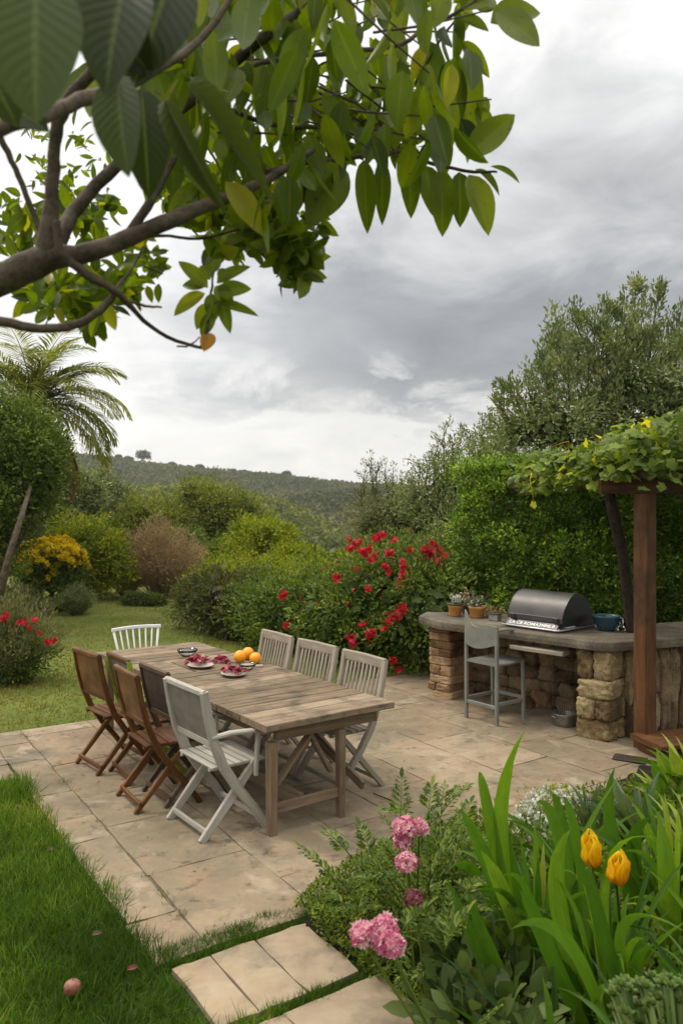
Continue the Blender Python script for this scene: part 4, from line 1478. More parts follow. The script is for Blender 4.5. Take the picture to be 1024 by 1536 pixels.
for i in range(nx_):
    a = i * 6
    Fc.append((a, m1 + a, m1 + a + 6, a + 6)); Fc.append((a + 5, a + 11, m1 + a + 11, m1 + a + 5))
for a in (0, nx_ * 6):
    for j in range(5): Fc.append((a + j, a + j + 1, m1 + a + j + 1, m1 + a + j) if a == 0 else (a + j, m1 + a + j, m1 + a + j + 1, a + j + 1))
MB().add(V, Fc, smooth=False).build('backrest', sp_, t)
MB().sweep([(W_ / 2, -.01, .585), (W_ / 2, .2, .58), (W_ / 2, .43, .592)], [.40, .42, .40], .026, (0, 0, 1), .008).build('seat', sp_, t)
for (a, b, z) in (((0, 0), (W_, 0), .17), ((0, 0), (0, .4), .20), ((W_, 0), (W_, .4), .20), ((0, .4), (W_, .4), .22)):
    MB().sweep([(*a, z), (*b, z)], .022, .036, (0, 0, 1), .004).build('rung', sp_, t)
MB().sweep([(W_ - .01, 0, .92), (W_ + .01, .12, .925), (W_ + .01, .24, .91)], .035, .022, (0, 0, 1), .006).build('armrest', sp_, t)

# ================================================================== pergola with vine
t = thing('pergola', 'reddish brown timber pergola post and roof beams beside the counter', 'pergola')
pc = np.array([2.668, 6.84])
prz = R(28)
MB().sweep([(*pc, 0), (*pc, 1.2), (*pc, 2.26)], .138, .138, (math.cos(prz), math.sin(prz), 0), .007).build('post', M['wood_post'], t)
for c in ((4.9, 6.6), (2.15, 10.6), (4.9, 10.4)):
    MB().sweep([(*c, 0), (*c, 2.3)], .14, .14, (1, 0, 0), .007).build('post', M['wood_post'], t)
MB().sweep([(2.30, 6.92, 2.325), (5.3, 6.55, 2.325)], .09, .13, (0, 0, 1), .006, wob=.001).build('beam', M['wood_post'], t)
MB().sweep([(1.95, 10.6, 2.325), (5.3, 10.4, 2.325)], .09, .13, (0, 0, 1), .006).build('beam', M['wood_post'], t)
for i, x in enumerate(np.arange(0, 2.5, .55)):
    MB().sweep([(2.55 + x, 6.55, 2.425), (2.0 + x * 1.1, 10.9, 2.425)], .05, .07, (0, 0, 1), .005).build('rafter', M['wood_post'], t)
for i, y in enumerate((7.6, 8.5, 9.4)):
    MB().sweep([(2.25 - (y - 7.6) * .13, y, 2.477), (5.2, y - .1, 2.477)], .05, .03, (0, 0, 1), .003).build('batten', M['wood_dark'], t)

t = thing('wooden_step', 'low thick brown timber step on the ground at the foot of the post', 'step')
mb = MB()
ang_ = math.atan2(.47, 1.6)
c = np.array([3.42, 6.86])
mb.box((c[0], c[1], .14), (1.75, .40, .05), ang_, .01)
mb.build('tread', M['wood_post'], t)
MB().box((c[0] + .015, c[1] + .01, .058), (1.68, .32, .11), ang_, .006).build('riser', M['wood_post'], t)
t = thing('drain_cover', 'flat dark metal plate lying on the paving by the post', 'metal plate', tuple(G(944, 1139, .022)), R(-30))
MB().box((0, 0, .006), (.26, .16, .012), 0, .003).build('plate', M['rust_metal'], t)
mb = MB()
for i in range(7): mb.box((-.09 + i * .03, 0, .0135), (.012, .11, .003), 0, .001)
mb.build('ridges', M['rust_metal'], t)

# vine
t = thing('grape_vine', 'grape vine with green and yellow leaves sprawling over the pergola roof', 'vine')
mb = MB()
mb.tube([(2.95, 7.55, 0), (2.85, 7.6, .8), (2.66, 7.35, 1.7), (2.52, 7.22, 2.1), (2.42, 7.1, 2.42)], [.055, .05, .05, .055, .035], 10)
for i in range(16):
    a = np.array([2.45, 7.1, 2.45]); b = np.array([U(2.1, 4.9), U(6.7, 10), 2.5 + U(0, .25)])
    mb.tube([a, (a + b) / 2 + (0, U(-.3, .3), U(.0, .12)), b], [.016, .01, .004], 6)
mb.build('stem', M['bark_dark'], t)
def vine_patch(n, x0, x1, y0, y1, zf, sz, mat='lf_vine', name='foliage', lim=None, hang=.5):
    x, y = U(x0, x1, n), U(y0, y1, n)
    z = zf(x, y) 
    pos = np.stack([x, y, z], -1)
    dr = nrm(np.c_[RNG.normal(size=(n, 2)), -hang * np.ones(n) + RNG.normal(size=n) * .4])
    nm = nrm(np.c_[RNG.normal(size=(n, 2)) * .5 - (0, .35), np.ones(n) * .8])
    rn = RNG.beta(2.2, 2.6, n)
    rn = np.where(U(0, 1, n) < .006, .97, rn * .88)
    V, Fc, rn = scatter(T_LOBED, pos, dr, nm, sz * U(.6, 1.25, n), rnd=rn)
    return V, Fc, rn


def zpile(x, y):
    f = np.clip((x - 2.1) / 1.0, 0, 1)
    return 2.42 + np.abs(U(-.06, 1, len(x))) * (.24 + .42 * f) * (1 + .3 * fnoise(np.c_[x, y, x * 0], 1.8))


x_ = U(0, 1, 1)
ps = [vine_patch(3400, 2.2, 5.2, 6.5, 8.0, zpile, .10), vine_patch(900, 2.1, 5.2, 8.0, 10.6, lambda x, y: 2.5 + U(0, .3, len(x)), .12)]
# left fringe: leaves along the rafter that runs to the back
n = 230
s_ = U(0, 1, n)
pos = np.c_[2.42 - .33 * s_ + RNG.normal(size=n) * .07, 6.75 + 2.2 * s_, 2.47 + U(-.12, .2, n)]
ps.append(scatter(T_LOBED, pos, np.c_[RNG.normal(size=(n, 2)) - (.4, 0), -U(.2, 1.2, n)], np.c_[RNG.normal(size=(n, 2)) * .5 - (.3, .3), np.ones(n)], .11 * U(.6, 1.2, n), rnd=RNG.beta(2.5, 2.2, n) * .93))
n = 60
pos = np.c_[U(2.25, 4.6, n), 6.6 - U(0, .12, n), 2.40 + U(-.1, .15, n)]
ps.append(scatter(T_LOBED, pos, np.c_[RNG.normal(size=(n, 2)) - (0, .4), -U(.4, 1.6, n)], np.c_[RNG.normal(size=(n, 2)) * .5 - (0, .9), np.ones(n) * .4], .1 * U(.6, 1.2, n), rnd=RNG.beta(2, 3, n)))
V, Fc, rn = merge(ps)
build_np('foliage', V, Fc, M['lf_vine'], t, rn)
mbv = MB()
pos, dr, rn_ = [], [], []
for (px, py, d) in ((880, 655, 7.3), (893, 668, 7.2), (948, 632, 7.1), (962, 640, 7.0), (987, 655, 6.9), (926, 690, 7.0), (940, 645, 7), (970, 628, 7.1)):
    pos.append(P(px, py + 14, d)); dr.append((U(-.4, .4), -.3, U(.2, .8) if py < 700 else -.8)); rn_.append(U(.9, 1))
pos.append(P(800, 752, 7.4)); dr.append((0, -.2, -1)); rn_.append(.86)
pos = np.array(pos)
V, Fc, rn = scatter(T_LOBED, pos, np.array(dr), np.c_[RNG.normal(size=(len(pos), 2)) * .3 - (0, 1), np.full(len(pos), .4)], U(.075, .12, len(pos)), rnd=np.array(rn_))
build_np('yellow_leaves', V, Fc, M['lf_vine'], t, rn)
mb = MB()
q_ = np.array(P(797, 728, 7.4))
mb.tube([q_ + (0, 0, .12), q_ + (-.02, -.01, .05), P(800, 752, 7.4)], [.004, .003, .002], 5)
for _ in range(10):
    a = np.array([U(2.0, 2.6), U(6.6, 7.6), U(2.5, 2.7)])
    mb.tube([a, a + (U(-.1, .0), -.05, U(.05, .15)), a + (U(-.25, -.1), -.1, U(-.05, .2))], [.003, .002, .001], 4)
mb.build('tendrils', M['lf_vine'], t)

# ================================================================== shrubs, trees, hedge
def XY(px, d):
    return (px - 512) / F * d


LN = ('upright',)
# --- right: clipped hedge behind the counter
t = thing('clipped_hedge', 'tall dense bright green clipped hedge behind the outdoor kitchen', 'hedge', (2.9, 10.0, 0))
base = np.array([2.9, 10.0, 0])
hp = [np.array([1.45, 10.35]), np.array([2.2, 9.75]), np.array([3.1, 9.2]), np.array([5.4, 9.2])]


def hedge_pts(n, zt=2.75, spread=.24):
    seg = [np.linalg.norm(hp[i + 1] - hp[i]) for i in range(3)]
    cs_ = np.cumsum([0] + seg)
    s_ = U(0, cs_[-1], n)
    i = np.clip(np.searchsorted(cs_, s_) - 1, 0, 2)
    A_, B_ = np.array(hp)[i], np.array(hp)[i + 1]
    f = ((s_ - cs_[i]) / np.array(seg)[i])[:, None]
    p = A_ + (B_ - A_) * f
    d = nrm(B_ - A_); nn = np.c_[d[:, 1], -d[:, 0]]
    z = U(.0, zt, n)
    dep = .42 * fnoise(np.c_[p * 1.0, z], 1.2) + .26 * fnoise(np.c_[p, z], 3.4) - spread * U(0, 1, n) ** 1.5 - .12 * (z / zt) ** 3
    pt = np.c_[p + nn * dep[:, None], z]
    nm = nrm(np.c_[nn, .35 + .6 * (z / zt) ** 4])
    return pt, nm


c1_ = hedge_pts(5000)
n = 1500
pt = np.c_[U(1.5, 5.5, n), U(9.3, 11, n), 2.62 + RNG.normal(size=n) * .09]
pt = pt[pt[:, 1] > np.interp(pt[:, 0], [1.45, 2.2, 3.1, 5.4], [10.3, 9.7, 9.2, 9.2])]
c2_ = (pt, np.tile([[0, -.2, 1.0]], (len(pt), 1)))
V, Fc, rn = merge([leaf_cloud(None, 0, 15, .056, .10, T_LEAF, cen=c1_, up=.6), leaf_cloud(None, 0, 12, .055, .13, T_KITE, cen=c2_, up=.5)])
build_np('foliage', V - base, Fc, M['lf_hedge'], t, rn)
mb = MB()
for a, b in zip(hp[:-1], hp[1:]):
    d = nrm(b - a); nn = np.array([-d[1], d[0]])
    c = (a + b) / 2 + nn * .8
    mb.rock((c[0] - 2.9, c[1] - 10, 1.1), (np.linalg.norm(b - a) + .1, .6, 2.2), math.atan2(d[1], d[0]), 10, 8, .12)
mb.build('inner_shade_core', M['lf_dark'], t)  # solid dark lumps behind the leaves, coloured to stand in for inner shade

# --- right: olive green tree above the hedge with upright shoots
def shoot_tree(name, label, base, blobs, shoots, leaf, mat, ncl, per, cr, group=None, sw=.11, dens=34, T=T_KITE, wid=.75, ncore=None, tr=.11):
    base = np.array(base, float)
    t = thing(name, label, 'tree', tuple(base), 0, group)
    parts = [leaf_cloud(blobs, ncl, per, leaf, cr, T, up=.3, wid=wid)]
    mb = MB()
    for (a, b) in shoots:
        a, b = np.array(a, float), np.array(b, float)
        L_ = np.linalg.norm(b - a)
        n = int(L_ / .14) + 2
        f = np.linspace(0, 1, n)
        c = a + (b - a) * f[:, None] + rdir(n) * .03
        mb.tube([a - base, (a + b) / 2 - base + rdir(1)[0] * .04, b - base], [.02, .012, .004], 5)
        parts.append(leaf_cloud(None, 0, int(dens), leaf, sw, T, cen=(c, np.tile(nrm(b - a), (n, 1))), up=.2, out=.9, wid=wid))
        for _ in range(max(1, int(L_ / .33))):
            g = U(.15, .85)
            q = a + (b - a) * g
            e = q + nrm(nrm(b - a) + rdir(1)[0] * .8) * U(.2, .42)
            mb.tube([q - base, e - base], [.008, .003], 4)
            cc = q + (e - q) * np.linspace(.35, 1, 4)[:, None]
            parts.append(leaf_cloud(None, 0, int(dens * .6), leaf, sw * .8, T, cen=(cc, np.tile(nrm(e - q), (4, 1))), up=.2, out=.9, wid=wid))
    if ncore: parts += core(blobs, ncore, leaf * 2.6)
    V, Fc, rn = merge(parts)
    build_np('crown', V - base, Fc, M[mat], t, rn)
    tg, _ = blob_points(blobs, 16, .5, .1)
    fork = base + (np.array(blobs[0][:3]) - base) * .4
    mb.tube([(0, 0, -.1), (fork - base) * .5 + (.1, 0, 0), fork - base], [tr * 1.3, tr, tr * .85], 10)
    m2 = MB(); limbs(m2, fork - base, [q - base for q in tg], tr * .5, .01)
    mb.v_off = 0
    o = mb.build('trunk', M['bark'], t)
    m2.build('limbs', M['bark'], t)
    return t


D = 13.5
sh = []
for (px, py, pz) in ((745, 600, 640), (762, 575, 630), (790, 560, 620), (812, 520, 600), (832, 462, 560), (850, 466, 560), (862, 460, 560), (893, 470, 560), (912, 455, 550), (936, 440, 550), (955, 420, 540), (968, 450, 540), (988, 430, 540), (1004, 470, 560), (1022, 455, 560), (1045, 470, 560), (1070, 440, 560), (1100, 480, 580),
                     (822, 490, 600), (880, 500, 600), (925, 500, 600), (975, 490, 600), (1012, 520, 600), (775, 590, 650), (905, 480, 590), (942, 470, 580), (850, 510, 610)):
    d = D + U(-1.0, 1.2)
    a = P(px + (px - 900) * -.12 + U(-6, 6), pz, d); b = P(px, py, d)
    sh.append((a, b))
shoot_tree('olive_tree', 'tall olive green tree with upright spiky shoots rising above the clipped hedge', (XY(930, D), D, 0),
           [(*P(905, 610, D + .3), 1.35, 1.4, 1.0), (*P(830, 640, D - .3), 1.1, 1.2, .95), (*P(1000, 600, D), 1.3, 1.4, 1.2), (*P(940, 570, D), .95, 1.1, .75), (*P(1100, 600, D), 1.5, 1.5, 1.4), (*P(780, 650, D), .7, .9, .6), (*P(930, 700, D + .5), 2.6, 1.2, 1.1), (*P(920, 660, D - .3), 2.0, 1.0, .8)],
           sh, .085, 'lf_olive', 900, 22, .22, T=T_LEAF, sw=.13, dens=30, ncore=.4, wid=.8)
D = 15.5
sh = []
for (px, py, pz) in ((665, 640, 720), (655, 668, 735), (690, 640, 700), (707, 655, 720), (722, 625, 690), (640, 690, 740), (630, 700, 750), (735, 625, 680), (678, 660, 720), (752, 640, 700)):
    d = D + U(-.5, .5)
    sh.append((P(px + U(-6, 6), pz, d), P(px, py, d)))
shoot_tree('grey_green_tree', 'loose grey green tree with thin shoots, between red flowers and clipped hedge', (XY(690, D), D, 0),
           [(*P(690, 735, D), 1.0, 1.0, .95), (*P(640, 760, D), .75, .9, .7), (*P(745, 690, D), .8, .9, .8), (*P(700, 800, D - .8), 1.1, .9, .8)], sh, .07, 'lf_olive', 460, 24, .24, sw=.09, dens=16, ncore=.55, wid=.75, tr=.08)
D = 17
sh = []
for (px, py, pz) in ((556, 682, 740), (566, 700, 750), (578, 695, 740), (590, 700, 750), (603, 715, 760), (545, 715, 760), (615, 722, 760), (548, 700, 745)):
    sh.append((P(px + U(-5, 5), pz, D), P(px, py, D)))
shoot_tree('grey_green_tree', 'feathery pale grey tree just right of the hill ridge, sprigs against the sky', (XY(580, D), D, -.2),
           [(*P(585, 775, D), .8, .8, .85), (*P(555, 790, D), .5, .6, .6), (*P(630, 780, D), .7, .8, .7), (*P(590, 820, D), 1.1, .8, .6)], sh, .06, 'lf_grey', 420, 24, .22, sw=.08, dens=16, ncore=.5, wid=.7, tr=.06)

# --- flowering border on the right of the lawn
B = [(.62, 10.65, .80, 1.0, .8, .92), (1.15, 10.1, .75, .75, .7, .85), (.15, 10.9, .6, .85, .8, .72), (1.3, 10.8, 1.0, .7, .7, .85), (.9, 11.2, 1.0, .9, .7, .85)]
fb = plant('flowering_shrub', 'large dark green shrub covered in bright red blossoms beside the stone counter', 'shrub', (.75, 10.7, 0), B, .06, 'lf_green', 900, 20, .17, T_LEAF, .04, ncore=.74, nlimb=14, trunk_name='stems', split=0, namp=.28, low=-.9, crown_name='foliage')
cl = []
for (px, py, n_) in ((524, 822, 3), (536, 815, 3), (545, 830, 3), (538, 850, 1), (560, 835, 2), (570, 803, 3), (574, 852, 2), (585, 832, 3), (565, 812, 2), (552, 826, 2), (503, 868, 3), (592, 812, 1), (597, 875, 2), (606, 860, 3), (598, 918, 4), (637, 822, 3), (650, 818, 2), (645, 832, 3), (662, 828, 2), (655, 842, 2), (605, 845, 2), (553, 880, 1),
                     (556, 950, 3), (530, 962, 3), (525, 958, 2), (590, 990, 2), (592, 1002, 1), (572, 946, 1), (579, 937, 1), (612, 822, 1), (583, 862, 1), (430, 937, 3), (424, 892, 2), (527, 808, 1), (668, 835, 1), (604, 912, 2), (590, 923, 2), (545, 940, 1)):
    if px < 470: continue
    for _ in range(n_):
        d0 = float(np.interp(py, [800, 870, 920, 1000], [10.6, 10.1, 9.85, 9.8])) - (.15 if px > 600 else 0) + (.3 if px < 540 else 0)
        cl.append(P(px + U(-4, 4), py + U(-4, 4), d0 - .12 + U(-.08, .08)))
cl = np.array(cl)
blossoms(fb, (.75, 10.7, 0), None, 0, .032, 'red', 10, .05, pts=(cl, np.tile([[-.1, -.8, .5]], (len(cl), 1))))
blossoms(fb, (.75, 10.7, 0), B, 50, .022, 'red', 3, .03, name='buds')
B = [(-.75, 12.0, .5, .9, .8, .66), (-.15, 11.7, .62, .8, .75, .78), (-1.1, 12.6, .5, .85, .8, .66)]
gs = plant('green_shrub', 'dense mid green shrub with two red flowers, left of the red-flowered shrub', 'shrub', (-.6, 12.1, 0), B, .06, 'lf_green', 620, 20, .17, T_KITE, .03, ncore=.76, trunk_name='stems', split=0, low=-.9, crown_name='foliage')
cl = np.array([P(a + U(-3, 3), b + U(-3, 3), 11.0) for a, b in ((430, 937), (424, 892)) for _ in range(3)])
blossoms(gs, (-.6, 12.1, 0), None, 0, .032, 'red', 12, .045, pts=(cl, np.tile([[0, -1, .3]], (len(cl), 1))))
B = [(-1.75, 13.2, .5, .8, .75, .62), (-2.3, 13.9, .5, .75, .7, .6), (-1.5, 12.9, .35, .6, .5, .42)]
plant('russet_shrub', 'low dark shrub with russet brown strappy leaves bordering the lawn', 'shrub', (-1.95, 13.6, 0), B, .085, 'lf_russet', 420, 18, .16, T_NARROW, .03, ncore=.75, trunk_name='stems', split=0, low=-.9, crown_name='foliage')
B = [(-2.72, 15.6, .4, .42, .45, .45), (-2.5, 15.2, .35, .42, .45, .42)]
plant('silver_shrub', 'silvery grey twiggy shrub at the lawn end of the flowering border', 'shrub', (-2.85, 15.5, 0), B, .07, 'lf_grey', 260, 22, .15, T_NARROW, .02, ncore=.6, trunk_name='stems', split=0, low=-.9, crown_name='foliage')
B = [(-1.5, 15.4, .62, 1.4, .8, .68), (-.3, 14.2, .68, 1.1, .8, .66), (.6, 13.2, .85, 1.0, .8, .66), (-2.3, 16.4, .6, 1.0, .8, .58)]
plant('lime_hedge', 'long yellow green informal hedge behind the flowering border', 'hedge', (-.6, 14.6, 0), B, .06, 'lf_lime', 900, 20, .18, T_KITE, .03, ncore=.78, trunk_name='stems', split=0, low=-.6, crown_name='foliage')
B = [(XY(283, 17.6), 17.6, .28, .33, .33, .34)]
plant('small_round_bush', 'small round dark green bush on the lawn, right of the dry brown bush', 'shrub', (XY(283, 17.6), 17.6, 0), B, .05, 'lf_green', 90, 18, .1, T_KITE, .015, ncore=.7, trunk_name='stems', split=0, low=-.6, crown_name='foliage')

# --- middle distance
def mid(name, label, px, py_top, py_bot, halfw, d, mat, leaf=.10, ncl=320, per=24, cr=.3, group='trees beyond the lawn', T=T_KITE, nc=.58, depth=.9):
    X_ = XY(px, d); zt_ = H + (768 - py_top) / F * d; zb = H + (768 - py_bot) / F * d
    hw = halfw / F * d
    zc_, hz_ = (zt_ + zb) / 2, (zt_ - zb) / 2 * .92
    B = [(X_, d, zc_, hw * .8, hw * depth, hz_), (X_ - hw * .42, d + .3, zc_ - hz_ * .22, hw * .55, hw * .6, hz_ * .75), (X_ + hw * .42, d - .2, zc_ - hz_ * .15, hw * .55, hw * .6, hz_ * .72), (X_ + U(-.2, .2) * hw, d - .3, zc_ + hz_ * .35, hw * .5, hw * .5, hz_ * .6)]
    for _ in range(7):
        a_ = U(0, 2 * math.pi); e_ = U(-.1, 1)
        B.append((X_ + hw * .85 * math.cos(a_) * (1 - .5 * e_), d + hw * .5 * math.sin(a_), zc_ + hz_ * e_ * .9, hw * U(.14, .26), hw * .25, hz_ * U(.22, .42)))
    zg = float(terrain(np.array([X_]), np.array([d]))[0]) if d > 28 else 0
    if d > 24 and d <= 28: zg = -.4
    return plant(name, label, 'tree' if 'tree' in name else 'shrub', (X_, d, zg), B, leaf, mat, ncl, per, cr, T, .05 if d < 22 else .12, ncore=nc, group=group, split=0.3, low=-.8, namp=.5)


mid('light_green_tree', 'light green leafy tree behind the yellow green hedge, left of the ridge foot', 390, 778, 870, 62, 21, 'lf_lime', .09, 420, 26, .26)
mid('spreading_tree', 'broad mid green tree in the middle distance below the hill', 318, 722, 850, 92, 29, 'lf_mid', .12, 760, 28, .42)
mid('spreading_tree', 'mid green rounded tree left of the broad one, above the dry brown bush', 222, 744, 850, 66, 27, 'lf_mid', .12, 460, 26, .36)
mid('dull_tree', 'dull brownish green tree between the palm and the rounded tree', 155, 705, 830, 58, 31, 'lf_olive', .14, 460, 26, .42)
mid('dull_tree', 'dark green tree below the drooping palm fronds', 105, 690, 830, 60, 26, 'lf_olive', .12, 460, 26, .36)
mid('leafy_bush', 'bright green bush right of the light green tree, in front of the ridge', 440, 822, 880, 50, 17.5, 'lf_lime', .075, 320, 24, .22)
mid('leafy_bush', 'shadowy green bush between dry brown bush and yellow green hedge', 330, 815, 890, 55, 22, 'lf_green', .085, 300, 24, .24)
mid('scrub_tree', 'low green scrub tree on the slope behind the lawn, in front of the ridge', 262, 795, 860, 60, 25, 'lf_green', .11, 320, 24, .3)

# --- left side
def px3(px, py, d): return tuple(P(px, py, d))
Dl = 14.0
B = [(*px3(22, 680, Dl), .95, 1.1, .95), (*px3(-30, 650, Dl), 1.1, 1.1, 1.0), (*px3(20, 750, Dl), .75, 1.0, .7), (*px3(-40, 800, Dl), .95, 1.1, .9), (*px3(62, 690, Dl + .3), .48, .7, .7), (*px3(-45, 850, Dl), .8, .8, .5)]
tt = plant('large_leafy_tree', 'large dark leafy tree with pale leaning trunk, in front of the palm', 'tree', (*G(2, 915)[:2] * 0 + np.array([XY(-8, Dl), Dl]), 0), B, .075, 'lf_green', 1150, 24, .23, T_LEAF, .08, ncore=.72, split=.3, low=-.9, namp=.32)
mb = MB()
b0 = np.array([XY(-8, Dl), Dl, 0])
mb.tube([(0, 0, 0), np.array(P(2, 880, Dl - 1.0)) - b0, np.array(P(18, 820, Dl - 1.15)) - b0, np.array(P(34, 770, Dl - 1.1)) - b0, np.array(P(46, 730, Dl - .6)) - b0], [.09, .075, .055, .045, .03], 9)
mb.build('leaning_stem', M['bark'], tt)
Dy = 16.6
X_ = XY(78, Dy)
B = [(X_, Dy, 1.02, .72, .7, .52), (X_ - .25, Dy, .78, .5, .5, .42), (X_ + .3, Dy, .76, .5, .5, .4), (X_ + .1, Dy - .2, .7, .5, .4, .4)]
yb_ = plant('yellow_flowering_bush', 'round bush topped with yellow blossoms standing on the lawn', 'shrub', (X_, Dy, 0), B, .06, 'lf_green', 420, 22, .13, T_KITE, .05, ncore=.75, split=.35, low=-.7)
blossoms(yb_, (X_, Dy, 0), B, 1100, .045, 'yellowfl', 8, .055, T=T_FLOWER, low=.0, cond=lambda c: c[:, 2] > .86 + .45 * U(0, 1, len(c)) ** 1.6 + .35 * fnoise(c, 3.5))
B = [(XY(130, 19), 19, 1.1, 1.0, .9, .95), (XY(165, 18.7), 18.7, .8, .6, .6, .75), (XY(95, 19), 19, 1.2, .8, .8, .8)]
plant('lime_bush', 'large lime green bush directly behind the yellow-flowered bush', 'shrub', (XY(135, 19), 19, 0), B, .075, 'lf_lime', 520, 22, .2, T_KITE, .05, ncore=.75, split=.3, low=-.8)


def twig_bush(name, label, X_, Y_, rx, h, n, mat, leaf, lean=.5, per=10, tw_=.006, stem_mat='lf_dry', cat='shrub'):
    """many fine upright twigs carrying sparse small leaves"""
    t = thing(name, label, cat, (X_, Y_, 0))
    mb = MB(); C_, N_ = [], []
    for i in range(n):
        a = U(0, 2 * math.pi); r_ = rx * U(0, 1) ** .6
        top = np.array([r_ * math.cos(a), r_ * math.sin(a), h * (1 - .45 * (r_ / rx) ** 2) * U(.62, 1.15)])
        p0 = top * (.25, .25, 0)
        pm = p0 + (top - p0) * .5 + (0, 0, .08 * h)
        mb.tube([p0, pm, top], [tw_, tw_ * .8, tw_ * .35], 3, cap=False)
        for f in np.linspace(.25, 1, 7):
            q = p0 + (pm - p0) * f * 2 if f < .5 else pm + (top - pm) * (f - .5) * 2
            C_.append(q + np.array([X_, Y_, 0])); N_.append(nrm(top - p0))
    V, Fc, rn = leaf_cloud(None, 0, per, leaf, .10 * h ** .5 * .9, T_NARROW, cen=(np.array(C_), np.array(N_)), out=1.1, up=0)
    build_np('foliage', V - (X_, Y_, 0), Fc, M[mat], t, rn)
    mb.build('twigs', M[stem_mat], t)
    return t


twig_bush('dry_brown_bush', 'large feathery dry brown bush at the far end of the lawn', XY(243, 19.6), 19.6, 1.2, 1.75, 420, 'lf_dry', .07, per=8)
twig_bush('dry_brown_bush', 'small greyish dry bush leaning on the left of the large brown bush', XY(190, 19.2), 19.2, .5, .85, 140, 'lf_dry', .06, per=10)
twig_bush('grassy_clump', 'low rounded clump of grey green blades on the lawn beside the lime bush', XY(143, 20), 20, .5, .5, 300, 'lf_olive', .07, per=7, stem_mat='lf_olive')
twig_bush('grassy_clump', 'small dark grassy clump at the foot of the yellow-flowered bush', XY(88, 16.5), 16.5, .36, .32, 200, 'lf_dark', .05, per=8, stem_mat='lf_dark')
B = [(XY(216, 17.6), 17.6, .05, .52, .42, .2), (XY(200, 17.7), 17.7, .05, .3, .3, .2), (XY(235, 17.5), 17.5, .04, .3, .3, .14)]
plant('spreading_ground_plant', 'flat dark green plant spreading like a mat in the middle of the lawn', 'plant', (XY(216, 17.6), 17.6, 0), B, .05, 'lf_dark', 240, 18, .09, T_KITE, .01, ncore=.7, trunk_name='stems', split=0, low=-.1, crown_name='foliage')
twig_bush('feathery_weed', 'loose pale grey green feathery plant at left edge behind the red-flowered bush', XY(18, 13.6), 13.6, .7, .72, 260, 'lf_grey', .07, per=9, stem_mat='lf_grey', cat='plant')
twig_bush('feathery_weed', 'tuft of thin green grassy stems beside the yellow-flowered bush', XY(108, 15.2) - .1, 15.8, .4, .55, 150, 'lf_olive', .06, per=6, stem_mat='lf_olive', cat='plant')
t = twig_bush('red_flower_bush', 'straggly bush with a few red flowers at left edge of the lawn near the patio', XY(18, 9.6), 9.6, .62, 1.0, 210, 'lf_grey', .05, per=9, stem_mat='lf_grey')
B = [(0, 0, .3, .5, .45, .3), (-.3, .1, .45, .45, .4, .35)]
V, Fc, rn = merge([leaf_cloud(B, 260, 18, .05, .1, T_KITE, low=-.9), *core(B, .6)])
build_np('lower_foliage', V, Fc, M['lf_green'], t, rn)
c0_ = np.array([XY(18, 9.6), 9.6, 0])
cl = np.array([P(a + U(-3, 3), b + U(-3, 3), 9.35 + U(-.1, .2)) for a, b, n_ in ((5, 928, 4), (12, 922, 3), (28, 935, 4), (38, 933, 3), (52, 928, 2), (74, 963, 3), (84, 962, 2), (60, 950, 1), (20, 945, 1), (46, 940, 1), (-12, 940, 3), (-30, 930, 3)) for _ in range(n_)])
blossoms(t, c0_, None, 0, .026, 'red', 7, .03, pts=(cl, np.tile([[0, -.6, .6]], (len(cl), 1))))

# --- palm
Dp = 17.0
pc_ = np.array(P(48, 612, Dp))
t = thing('palm_tree', 'palm tree with arching feathery fronds behind the leafy tree at the left', 'palm', (pc_[0], pc_[1], 0))
mb = MB()
mb.tube([(0, 0, -.1), (.05, 0, 1.5), (.02, 0, 3.2), (0, 0, pc_[2] - .1)], [.24, .2, .18, .2], 12)
for i in range(40):
    z = .2 + i * (pc_[2] - .5) / 40
    mb.tube([(.0, 0, z), (0, 0, z + .035)], [.215, .205], 12, cap=False)
mb.build('trunk', M['bark'], t)
rel = np.array([0, 0, pc_[2]])


